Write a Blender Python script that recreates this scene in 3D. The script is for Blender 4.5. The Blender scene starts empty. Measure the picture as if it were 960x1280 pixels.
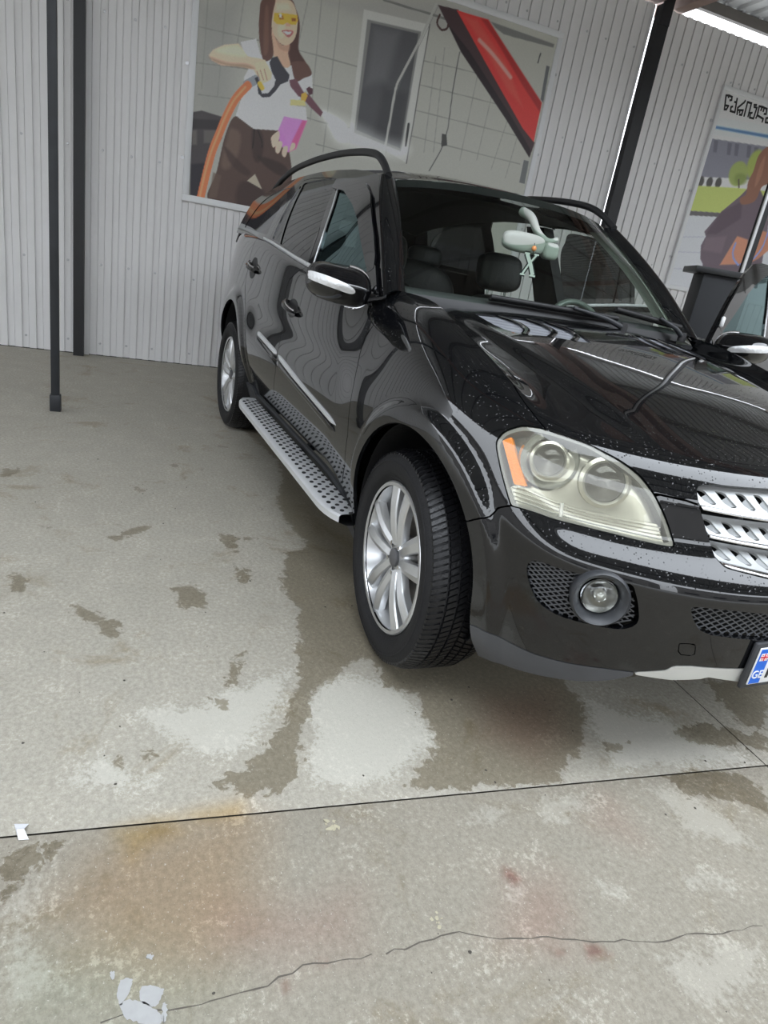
import bpy, bmesh, math, random
import numpy as np
from mathutils import Vector
random.seed(7); RNG=np.random.default_rng(7)
SC=bpy.context.scene
COLL=SC.collection
# ================================================================ camera
cam=bpy.data.cameras.new('camera'); camo=bpy.data.objects.new('camera',cam); COLL.objects.link(camo)
CAM_F,CAM_LOC,CAM_AZ,CAM_PITCH,CAM_ROLL=832.77,(1.81705,-1.8634,1.29709),2.681424,.357598,.175639
def set_camera():
    F=np.array([math.cos(CAM_AZ)*math.cos(CAM_PITCH),math.sin(CAM_AZ)*math.cos(CAM_PITCH),-math.sin(CAM_PITCH)])
    R=np.array([math.sin(CAM_AZ),-math.cos(CAM_AZ),0.]); D=np.cross(F,R)
    c,s=math.cos(CAM_ROLL),math.sin(CAM_ROLL)
    R2=c*R-s*D; D2=s*R+c*D
    from mathutils import Matrix
    m=Matrix.Identity(4)
    for i in range(3):
        m[i][0]=R2[i]; m[i][1]=-D2[i]; m[i][2]=-F[i]; m[i][3]=CAM_LOC[i]
    camo.matrix_world=m
    cam.sensor_fit='VERTICAL'; cam.sensor_height=36.0; cam.lens=CAM_F/1280*36.0
    cam.clip_start=.05; cam.clip_end=400
set_camera(); SC.camera=camo
# ================================================================ sky and exposure
w=bpy.data.worlds.new('overcast_sky'); SC.world=w; w.use_nodes=True
nt=w.node_tree; nt.nodes.clear()
out=nt.nodes.new('ShaderNodeOutputWorld'); bg=nt.nodes.new('ShaderNodeBackground')
geo=nt.nodes.new('ShaderNodeTexCoord'); sep=nt.nodes.new('ShaderNodeSeparateXYZ'); rmp=nt.nodes.new('ShaderNodeValToRGB')
nt.links.new(geo.outputs['Generated'],sep.inputs[0]); nt.links.new(sep.outputs['Z'],rmp.inputs[0])
rmp.color_ramp.elements[0].position=0.0; rmp.color_ramp.elements[0].color=(.31,.325,.345,1)
rmp.color_ramp.elements[1].position=.95; rmp.color_ramp.elements[1].color=(.62,.665,.72,1)
nt.links.new(rmp.outputs[0],bg.inputs[0]); bg.inputs[1].default_value=3.4
nt.links.new(bg.outputs[0],out.inputs[0])
SC.view_settings.view_transform='Standard'; SC.view_settings.look='None'; SC.view_settings.gamma=1.0
SC.view_settings.use_curve_mapping=False
SC.view_settings.exposure=1.6
SC.cycles.max_bounces=10; SC.cycles.transparent_max_bounces=16
SC.cycles.caustics_reflective=False; SC.cycles.caustics_refractive=False
# ================================================================ helpers
MATS={}
def new_mat(name):
    m=bpy.data.materials.new(name); m.use_nodes=True; MATS[name]=m
    return m,m.node_tree,m.node_tree.nodes['Principled BSDF']
def mat(name,col,rough=.5,metal=0.,spec=.5,coat=0.,noise=None,bump=None,emit=None,ior=None):
    """noise=(scale,amount): colour variation; bump=(scale,strength)"""
    m,nt,b=new_mat(name)
    b.inputs['Base Color'].default_value=(*col,1); b.inputs['Roughness'].default_value=rough; b.inputs['Metallic'].default_value=metal
    b.inputs['Specular IOR Level'].default_value=spec; b.inputs['Coat Weight'].default_value=coat; b.inputs['Coat Roughness'].default_value=.02
    if ior: b.inputs['IOR'].default_value=ior
    tc=nt.nodes.new('ShaderNodeTexCoord')
    if noise:
        n=nt.nodes.new('ShaderNodeTexNoise'); n.inputs['Scale'].default_value=noise[0]; n.inputs['Detail'].default_value=5
        nt.links.new(tc.outputs['Object'],n.inputs['Vector'])
        mx=nt.nodes.new('ShaderNodeMix'); mx.data_type='RGBA'
        a=noise[1]
        mx.inputs[6].default_value=(*[max(0,c*(1-a)) for c in col],1); mx.inputs[7].default_value=(*[min(1,c*(1+a)) for c in col],1)
        nt.links.new(n.outputs['Fac'],mx.inputs[0]); nt.links.new(mx.outputs[2],b.inputs['Base Color'])
    if bump:
        n=nt.nodes.new('ShaderNodeTexNoise'); n.inputs['Scale'].default_value=bump[0]; n.inputs['Detail'].default_value=4
        nt.links.new(tc.outputs['Object'],n.inputs['Vector'])
        bp=nt.nodes.new('ShaderNodeBump'); bp.inputs['Strength'].default_value=bump[1]; bp.inputs['Distance'].default_value=.01
        nt.links.new(n.outputs['Fac'],bp.inputs['Height']); nt.links.new(bp.outputs[0],b.inputs['Normal'])
    if emit: b.inputs['Emission Color'].default_value=(*emit[:3],1); b.inputs['Emission Strength'].default_value=emit[3]
    return m
def glass(name,tint,refl=(1,1,1),ior=1.5,rough=0.,haze=None):
    """thin pane: clear tinted transmission + Fresnel reflection (+ optional milky haze)"""
    m=bpy.data.materials.new(name); m.use_nodes=True; MATS[name]=m; nt=m.node_tree; nt.nodes.clear()
    o=nt.nodes.new('ShaderNodeOutputMaterial'); tr=nt.nodes.new('ShaderNodeBsdfTransparent'); gl=nt.nodes.new('ShaderNodeBsdfGlossy')
    fr=nt.nodes.new('ShaderNodeFresnel'); mx=nt.nodes.new('ShaderNodeMixShader')
    tr.inputs[0].default_value=(*tint,1); gl.inputs[0].default_value=(*refl,1); gl.inputs['Roughness'].default_value=rough; fr.inputs[0].default_value=ior
    src=tr.outputs[0]
    if haze:
        df=nt.nodes.new('ShaderNodeBsdfDiffuse'); df.inputs[0].default_value=(*haze[:3],1)
        m2=nt.nodes.new('ShaderNodeMixShader'); m2.inputs[0].default_value=haze[3]
        nt.links.new(tr.outputs[0],m2.inputs[1]); nt.links.new(df.outputs[0],m2.inputs[2]); src=m2.outputs[0]
    # the Fresnel node needs the front side: use the geometry's backfacing flag to keep thin panes symmetric
    gm=nt.nodes.new('ShaderNodeNewGeometry'); iv=nt.nodes.new('ShaderNodeMath'); iv.operation='MULTIPLY_ADD'
    iv.inputs[1].default_value=(1.0/ior-ior); iv.inputs[2].default_value=ior
    nt.links.new(gm.outputs['Backfacing'],iv.inputs[0])
    nt.links.new(iv.outputs[0],fr.inputs['IOR'])
    nt.links.new(fr.outputs[0],mx.inputs[0]); nt.links.new(src,mx.inputs[1]); nt.links.new(gl.outputs[0],mx.inputs[2]); nt.links.new(mx.outputs[0],o.inputs[0])
    return m
def obj(name,V,F,m,parent=None,smooth=None,label=None,kind=None):
    me=bpy.data.meshes.new(name)
    me.from_pydata([tuple(map(float,v)) for v in V],[],[tuple(int(i) for i in f) for f in F]); 
    if m is not None:
        for mm in (m if isinstance(m,(list,tuple)) else [m]): me.materials.append(mm)
    if smooth is not None:
        me.polygons.foreach_set('use_smooth',[True]*len(me.polygons))
        me.set_sharp_from_angle(angle=math.radians(smooth))
    me.update()
    o=bpy.data.objects.new(name,me); COLL.objects.link(o)
    if parent: o.parent=parent
    if label: o['label']=label
    if kind: o['kind']=kind
    return o
def thing(name,label,cat,loc=(0,0,0),group=None,rotz=0):
    o=bpy.data.objects.new(name,None); COLL.objects.link(o); o.location=loc; o.rotation_euler=(0,0,rotz)
    o.empty_display_size=.1
    o['label']=label; o['category']=cat
    if group: o['group']=group
    return o
def struct(o): o['kind']='structure'; return o
class M:
    """mesh collector"""
    def __init__(s): s.V=[]; s.F=[]
    def add(s,V,F):
        k=len(s.V); s.V+= [tuple(v) for v in V]; s.F+=[tuple(i+k for i in f) for f in F]; return s
    def box(s,c,d,R=None,bev=0):
        x,y,z=[a/2 for a in d]
        if bev<=0:
            P=[(-x,-y,-z),(x,-y,-z),(x,y,-z),(-x,y,-z),(-x,-y,z),(x,-y,z),(x,y,z),(-x,y,z)]
            F=[(0,3,2,1),(4,5,6,7),(0,1,5,4),(1,2,6,5),(2,3,7,6),(3,0,4,7)]
        else:
            b=bpy_box(d,bev); P,F=b
        P=np.array(P)
        if R is not None: P=P@np.array(R).T
        return s.add(P+np.array(c),F)
    def tube(s,pts,r,n=10,cap=True,sx=1.,sy=1.,up=(0,0,1)):
        pts=np.array(pts,float); m=len(pts); r=np.broadcast_to(np.array(r,float),(m,))
        T=np.gradient(pts,axis=0); T/=np.linalg.norm(T,axis=1)[:,None]
        u0=np.array(up,float); V=[]
        for i in range(m):
            a=np.cross(T[i],u0); 
            if np.linalg.norm(a)<1e-4: a=np.cross(T[i],(1,.3,0))
            a/=np.linalg.norm(a); b=np.cross(a,T[i])
            for k in range(n):
                t=2*math.pi*(k+.5)/n
                V.append(pts[i]+r[i]*(a*math.cos(t)*sx+b*math.sin(t)*sy))
        F=[(i*n+k,i*n+(k+1)%n,(i+1)*n+(k+1)%n,(i+1)*n+k) for i in range(m-1) for k in range(n)]
        if cap: F+=[tuple(range(n))[::-1],tuple((m-1)*n+k for k in range(n))]
        return s.add(V,F)
    def lathe(s,prof,n=32,axis=1,c=(0,0,0),close=False):
        """prof: list of (radius, offset along axis)"""
        V=[];m=len(prof)
        for (r,h) in prof:
            for k in range(n):
                t=2*math.pi*k/n
                p=[0,0,0]; a,b=[i for i in range(3) if i!=axis]
                p[axis]=h; p[a]=r*math.cos(t); p[b]=r*math.sin(t); V.append(np.array(p)+np.array(c))
        F=[(i*n+k,i*n+(k+1)%n,(i+1)*n+(k+1)%n,(i+1)*n+k) for i in range(m-1) for k in range(n)]
        if close: F+=[((m-1)*n+k,(m-1)*n+(k+1)%n,(k+1)%n,k) for k in range(n)]
        return s.add(V,F)
    def prism(s,poly,h0,h1,axes=(0,1,2)):
        """extrude a 2-D polygon (in axes[0],axes[1]) along axes[2]"""
        n=len(poly);V=[]
        for h in (h0,h1):
            for a,b in poly:
                p=[0,0,0];p[axes[0]]=a;p[axes[1]]=b;p[axes[2]]=h;V.append(p)
        F=[tuple(range(n))[::-1],tuple(range(n,2*n))]+[(i,(i+1)%n,n+(i+1)%n,n+i) for i in range(n)]
        return s.add(V,F)
    def grid(s,P):
        n,m=P.shape[:2]
        return s.add(P.reshape(-1,3),[(i*m+j,(i+1)*m+j,(i+1)*m+j+1,i*m+j+1) for i in range(n-1) for j in range(m-1)])
    def build(s,name,m,parent=None,smooth=35,label=None,kind=None): return obj(name,s.V,s.F,m,parent,smooth,label,kind)
def bpy_box(d,bev):
    bm=bmesh.new(); bmesh.ops.create_cube(bm,size=1); bmesh.ops.scale(bm,vec=d,verts=bm.verts)
    bmesh.ops.bevel(bm,geom=bm.edges[:],offset=bev,segments=2,profile=.5,affect='EDGES')
    bm.verts.index_update(); P=[tuple(v.co) for v in bm.verts]; F=[tuple(v.index for v in f.verts) for f in bm.faces]; bm.free()
    return P,F
def rotz(a):
    c,s=math.cos(a),math.sin(a); return np.array([[c,-s,0],[s,c,0],[0,0,1]])
def crv(pts,corners=(),n=6,closed=True):
    """smooth curve through 2-D points (Catmull-Rom) with sharp corners kept"""
    P=[np.array(q,float) for q in pts]; m=len(P); out=[]
    for i in range(m if closed else m-1):
        p1,p2=P[i],P[(i+1)%m]
        p0=P[i-1] if (closed or i>0) and i not in corners else 2*p1-p2
        p3=P[(i+2)%m] if (closed or i+2<m) and ((i+1)%m) not in corners else 2*p2-p1
        for k in range(n):
            t=k/n
            out.append(.5*((2*p1)+(p2-p0)*t+(2*p0-5*p1+4*p2-p3)*t*t+(3*p1-p0-3*p2+p3)*t**3))
    if not closed: out.append(P[-1])
    return np.array(out)
def sdf(poly,x,y):
    """signed distance, positive inside"""
    poly=np.asarray(poly,float); x=np.asarray(x,float); y=np.asarray(y,float); sh=x.shape; x=x.ravel(); y=y.ravel()
    d=np.full(x.shape,1e9); ins=np.zeros(x.shape,bool); n=len(poly)
    for i in range(n):
        ax,ay=poly[i]; bx,by=poly[(i+1)%n]; ex,ey=bx-ax,by-ay; L=ex*ex+ey*ey+1e-15
        t=np.clip(((x-ax)*ex+(y-ay)*ey)/L,0,1); d=np.minimum(d,(x-ax-t*ex)**2+(y-ay-t*ey)**2)
        if ay!=by:
            c=((ay>y)!=(by>y))&(x<ex*(y-ay)/(by-ay)+ax); ins^=c
    return (np.where(ins,1,-1)*np.sqrt(d)).reshape(sh)
def IN(poly,g=0.): return lambda u,v,P: sdf(poly,u,v)-g
def OUT_(poly,g=0.): return lambda u,v,P: -sdf(poly,np.abs(u),v)-g
def INm(poly,g=0.): return lambda u,v,P: sdf(poly,np.abs(u),v)-g
def INxz(poly,g=0.): return lambda u,v,P: sdf(poly,P[...,0],P[...,2])-g
def OUTxz(poly,g=0.): return lambda u,v,P: -sdf(poly,P[...,0],P[...,2])-g
def INxy(poly,g=0.): return lambda u,v,P: sdf(poly,P[...,0],np.abs(P[...,1]))-g
def OUTxy(poly,g=0.): return lambda u,v,P: -sdf(poly,P[...,0],np.abs(P[...,1]))-g
def patch(S,ur,vr,nu,nv,clips=(),thick=.012,off=0.,outref=(-1.5,0,.7),norim=None,us=None,vs=None):
    """tessellate S(u,v) over a rectangle, cut it by implicit functions (kept where >=0), turn the rim inwards"""
    us=np.linspace(*ur,nu+1) if us is None else us; vs=np.linspace(*vr,nv+1) if vs is None else vs; nu=len(us)-1; nv=len(vs)-1
    Ug,Vg=np.meshgrid(us,vs,indexing='ij'); UV=np.stack([Ug.ravel(),Vg.ravel()],-1)
    idx=np.arange((nu+1)*(nv+1)).reshape(nu+1,nv+1)
    polys=np.stack([idx[:-1,:-1],idx[1:,:-1],idx[1:,1:],idx[:-1,1:]],-1).reshape(-1,4)
    quads=polys; irregular=[]
    for g in clips:
        P=S(UV[:,0],UV[:,1]); f=np.asarray(g(UV[:,0],UV[:,1],P),float).copy(); f[np.abs(f)<2e-5]=0
        qs=f[quads]; allin=(qs>=0).all(1); anyin=(qs>0).any(1)
        todo=[tuple(q) for q in quads[anyin&~allin]]; 
        keepq=quads[allin]; new=[]; extra=[]; cache={}; n0=len(UV)
        keep_irr=[]
        for q in todo+irregular:
            vals=[f[i] for i in q]
            if min(vals)>=0: keep_irr.append(q); continue
            if max(vals)<=0: continue
            o=[]; m=len(q)
            for k in range(m):
                i,j=q[k],q[(k+1)%m]; a,b=f[i],f[j]
                if a>=0: o.append(i)
                if a*b<0:
                    key=(min(i,j),max(i,j))
                    if key not in cache:
                        t=f[key[0]]/(f[key[0]]-f[key[1]])
                        cache[key]=n0+len(extra); extra.append(UV[key[0]]+(UV[key[1]]-UV[key[0]])*t)
                    o.append(cache[key])
            o2=[o[k] for k in range(len(o)) if o[k]!=o[k-1]]
            if len(o2)>=3: new.append(tuple(o2))
        if extra: UV=np.concatenate([UV,np.array(extra)])
        quads=keepq; irregular=keep_irr+new
    faces=[tuple(q) for q in quads]+irregular
    used=np.unique(np.concatenate([np.array(f) for f in faces])) if faces else np.array([],int)
    remap=-np.ones(len(UV),int); remap[used]=np.arange(len(used)); UV=UV[used]
    faces=[tuple(int(remap[i]) for i in f) for f in faces]
    V=S(UV[:,0],UV[:,1]); e=1e-3
    u0,u1=us[0],us[-1]; v0,v1=vs[0],vs[-1]
    up=np.clip(UV[:,0]+e,u0,u1);um=np.clip(UV[:,0]-e,u0,u1);vp=np.clip(UV[:,1]+e,v0,v1);vm=np.clip(UV[:,1]-e,v0,v1)
    N=np.cross(S(up,UV[:,1])-S(um,UV[:,1]),S(UV[:,0],vp)-S(UV[:,0],vm)); N/=np.linalg.norm(N,axis=1)[:,None]+1e-12
    sgn=np.sign(((V-np.array(outref))*N).sum(1)); s=1 if sgn.sum()>=0 else -1
    N*=s
    if s<0: faces=[f[::-1] for f in faces]
    V=V+N*off
    if thick>0:
        from collections import Counter
        cnt={}
        for f in faces:
            m=len(f)
            for k in range(m):
                a,b=f[k],f[(k+1)%m]; cnt.setdefault((min(a,b),max(a,b)),[]).append((a,b))
        bd=[v[0] for v in cnt.values() if len(v)==1]
        if norim is not None:
            ok=norim(UV[:,0],UV[:,1]); bd=[(a,b) for a,b in bd if not (ok[a] and ok[b])]
        low={}; ex=[]
        for a,b in bd:
            for i in (a,b):
                if i not in low: low[i]=len(V)+len(ex); ex.append(V[i]-N[i]*thick)
        if ex: V=np.concatenate([V,np.array(ex)])
        faces+=[(b,a,low[a],low[b]) for a,b in bd]
    return V,faces
def flipy(V,F): return np.asarray(V)*np.array([1,-1,1]),[f[::-1] for f in F]

# ---------------------------------------------------------------- car body master surfaces (x forward, y left, z up)
def bs_w(a,n):
    """uniform cubic B-spline: weights of n controls padded by one phantom each side"""
    a=np.clip(np.asarray(a,float),0,n-1-1e-9); i=np.floor(a).astype(int); t=a-i
    w=np.stack([(1-t)**3/6,(3*t**3-6*t**2+4)/6,(-3*t**3+3*t**2+3*t+1)/6,t**3/6],-1)
    return i,w
def pad(P,ax,mode):
    P=np.moveaxis(P,ax,0)
    a=2*P[0]-P[1]; b=2*P[-1]-P[-2]
    if mode=='mirror':
        a=P[1]*np.array([1,-1,1]); b=P[-2]*np.array([1,-1,1])
    return np.moveaxis(np.concatenate([a[None],P,b[None]]),0,ax)
class Net:
    def __init__(s,P,U,V):
        s.U=np.array(U,float); s.V=np.array(V,float); s.n,s.m=P.shape[:2]
        s.P=pad(pad(P,0,'mirror'),1,'lin')
    def __call__(s,u,v):
        a=np.interp(u,s.U,np.arange(s.n)); b=np.interp(v,s.V,np.arange(s.m))
        i,wi=bs_w(a,s.n); j,wj=bs_w(b,s.m)
        out=np.zeros(np.shape(a)+(3,))
        for p in range(4):
            for q in range(4):
                out+=(wi[...,p]*wj[...,q])[...,None]*s.P[i+p,j+q]
        return out
#        ref x   ref y    top x   top y   top z
COL=[( .885, 0.000,  .640, 0.000, .955),( .880,-.150,  .635,-.140, .955),( .862,-.300,  .622,-.270, .955),( .822,-.430,  .595,-.395, .955),
     ( .762,-.550,  .555,-.510, .956),( .680,-.660,  .505,-.610, .958),( .580,-.750,  .450,-.680, .962),( .465,-.822,  .375,-.722, .978),
     ( .330,-.876,  .270,-.738, 1.013),( .170,-.914,  .140,-.742, 1.058),( .000,-.930,  .000,-.742, 1.100),(-.170,-.934, -.170,-.738, 1.139),
     (-.340,-.933, -.340,-.712, 1.180),(-.500,-.932, -.500,-.712, 1.196),(-.680,-.931, -.680,-.765, 1.196),(-.900,-.930, -.900,-.842, 1.174),
     (-1.15,-.930, -1.15,-.857, 1.178),(-1.45,-.930, -1.45,-.859, 1.192),(-1.75,-.930, -1.75,-.858, 1.218),(-2.05,-.930, -2.05,-.855, 1.246),
     (-2.35,-.930, -2.35,-.850, 1.272),(-2.62,-.930, -2.62,-.842, 1.290),(-2.90,-.928, -2.90,-.832, 1.300),(-3.18,-.922, -3.18,-.818, 1.305),
     (-3.44,-.900, -3.42,-.795, 1.305),(-3.65,-.845, -3.60,-.745, 1.300),(-3.80,-.730, -3.73,-.640, 1.280),(-3.88,-.560, -3.80,-.480, 1.260),
     (-3.92,-.380, -3.83,-.320, 1.250),(-3.94,-.190, -3.85,-.160, 1.245),(-3.945,0.00, -3.855,0.00, 1.245)]
ZF=[.19,.26,.35,.45,.54,.632,.668,.704,.742,.79,.865,.925,1.]           # front rows z (last = top)
FF=[-.45,-.20,-.05,0,0,-.005,.03,.185,.375,.44,.55,.74,1.]                # share of the way from reference to top
ZS=[.19,.30,.40,.50,.60,.70,.78,.86,.93,1.00,1.06,1.11,1.]
FS=[-.5,-.30,-.16,-.07,-.01,0,.0,.03,.09,.20,.38,.65,1.]
ZD=[.19,.30,.40,.50,.60,.70,.79,.88,.96,1.03,1.09,1.13,1.]
FD=[-.9,-.6,-.42,-.22,-.06,0,.02,.08,.20,.38,.58,.78,1.]
def build_net():
    n=len(COL); P=np.zeros((n,13,3))
    C=np.array(COL)
    mid=C[:,:2]; tan=np.gradient(mid,axis=0); tan/=np.linalg.norm(tan,axis=1)[:,None]
    nor=np.c_[-tan[:,1],tan[:,0]]; nor*=np.sign((nor*(mid-np.array([-1.5,0]))).sum(1))[:,None]
    for i in range(n):
        rx,ry,tx,ty,tz=COL[i]
        if i<=6: wf,ws,wd=1,0,0
        elif i<=9: wf=1-(i-6)/3.; ws=1-wf; wd=0
        elif i<=12: wf,ws,wd=0,1,0
        elif i<=15: wd=(i-12)/3.; ws=1-wd; wf=0
        else: wf,ws,wd=0,0,1
        for k in range(13):
            z=wf*ZF[k]+ws*ZS[k]+wd*ZD[k]; f=wf*FF[k]+ws*FS[k]+wd*FD[k]
            if k==12: z=tz
            elif k>=8:   # scale upper rows so that they end below the top
                zt=tz-.018; zb=wf*ZF[8]+ws*ZS[8]+wd*ZD[8]; zz=wf*ZF[11]+ws*ZS[11]+wd*ZD[11]
                z=zb+(z-zb)*(zt-zb)/(zz-zb)
            T=np.array([tx,ty]); R=np.array([rx,ry])
            xy=R+(T-R)*f if f>=0 else R+nor[i]*f*.2
            P[i,k]=(xy[0],xy[1],z)
    U=np.r_[0,np.cumsum(np.linalg.norm(np.diff(mid,axis=0),axis=1))]
    V=[.19,.28,.38,.48,.57,.66,.73,.79,.85,.92,.98,1.03,1.09]
    return Net(P,U,V)
NET=build_net()
def sstep(a,b,x):
    t=np.clip((x-a)/(b-a),0,1); return t*t*(3-2*t)
ARCH=[(.035,.452,.383),(-2.875,.475,.405)]     # wheel arch centres and lip radius
def arch_r(x,z,c):
    """distance to an arch axis; below the centre the lips run straight down"""
    return np.hypot(x-c[0],np.maximum(z-c[1],0)+.10*np.minimum(z-c[1],0)*0)
def body(u,v):
    P=NET(u,v)
    for (cx,cz,R) in ARCH:
        r=arch_r(P[...,0],P[...,2],(cx,cz))
        d=.020*(1-sstep(R+.045,R+.085,r))*sstep(.20,.34,P[...,2])
        sgn=np.where(P[...,1]<0,-1.,1.); d=d*sstep(.55,.80,np.abs(P[...,1]))
        P[...,1]+=sgn*d
    # swage lines on the doors: lower hollow
    x,z=P[...,0],P[...,2]
    m=sstep(-2.55,-2.2,x)*(1-sstep(-.75,-.45,x))
    P[...,1]+=m*(.014*np.exp(-((z-.83)/.085)**2)-.004*np.exp(-((z-.55)/.06)**2))
    return P
# hood ---------------------------------------------------------------------------------------------
HC=[(.72,.925),(.66,.948),(.56,.978),(.42,1.014),(.25,1.058),(.05,1.101),(-.15,1.142),(-.35,1.173),(-.50,1.190),(-.70,1.198)]
def hoodz(x,y):
    h=np.array(HC)[::-1]; xs=np.linspace(-.7,.72,143); zs=np.interp(xs,h[:,0],h[:,1])
    k=np.hanning(25); k/=k.sum(); zs=np.convolve(np.pad(zs,12,'edge') if 0 else np.r_[zs[0]-(zs[12:0:-1]-zs[0]),zs,zs[-1]-(zs[-2:-14:-1]-zs[-1])],k,'valid')
    zc=np.interp(x,xs,zs); ay=np.abs(y)
    yb=.50+.10*sstep(.6,-.5,x) if 0 else .49+.09*(1-sstep(-.5,.6,x))
    bul=.013*(1-sstep(yb-.035,yb+.045,ay))*sstep(-.75,-.35,-x*0+x*0+.0-.0) if 0 else .013*(1-sstep(yb-.035,yb+.045,ay))*(1-sstep(.35,.66,x))
    return zc-.013*(1-sstep(.35,.66,x))-.050*(ay/.74)**2.3+bul-.012*np.exp(-(y/.03)**2)*0
NHOOD=13
def hood(u,w):
    """u along body columns 0..NET.U[13]; w 0 at the seam, 1 at the cowl"""
    B=NET(u,np.full(np.shape(u),NET.V[-1])); s=np.clip(u/NET.U[13],0,1)
    yc=-.715*np.interp(s,[0,.17,.33,.5,.66,.8,1],[0,.22,.43,.63,.80,.92,1.0])
    xc=-.500-.085*(yc/.715)**2
    x=B[...,0]+(xc-B[...,0])*w; y=B[...,1]+(yc-B[...,1])*w
    res=B[...,2]-hoodz(B[...,0],B[...,1])
    z=hoodz(x,y)+res*np.exp(-(w/.22)**2)
    zl=1.150+.018*(1-(y/.74)**2)
    return np.stack([x,y,z],-1)
# greenhouse ---------------------------------------------------------------------------------------
def zedge(x): return np.interp(x,[-3.75,-3.5,-3.2,-2.9,-2.6,-2.2,-1.9,-1.6,-1.4,-1.2,-1.0],[1.515,1.572,1.620,1.652,1.673,1.688,1.687,1.676,1.660,1.632,1.59])
def zbelt(x): return np.interp(x,[-3.7,-3.2,-2.9,-2.62,-2.35,-2.05,-1.75,-1.45,-1.15,-.9,-.6],[1.295,1.303,1.298,1.288,1.270,1.244,1.216,1.190,1.170,1.158,1.155])
def side(x,z):
    """glass-house side, right (y<0)"""
    t=(z-1.17)/.50
    y=.852-.115*t-.085*np.clip(t,0,2)**2.4
    y=y-.030*sstep(-2.3,-3.7,x) if 0 else y-.045*(1-sstep(-3.75,-2.3,x))-.02*sstep(-1.2,-.6,x)
    return np.stack([x,-y,z],-1)
def wscreen(s,t):
    """s -1 (right) .. 1 (left), t 0 base .. 1 top"""
    yb=.728*s; yt=.596*s
    xb=-.555-.055*s**2-.02*s**4; xt=-1.075-.10*s**2-.03*s**4
    zb=1.198-.004*s**2; zt=1.672-.030*s**2-.012*s**4
    bul=np.sin(np.pi*t)*.020
    return np.stack([xb+(xt-xb)*t+bul*.6,yb+(yt-yb)*t,zb+(zt-zb)*t+bul*.8],-1)
def roof(x,y):
    ze=zedge(x); c=.060*(1-np.clip(np.abs(y)/.66,0,1)**2.4)
    return np.stack([x,y,ze+c],-1)
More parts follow.
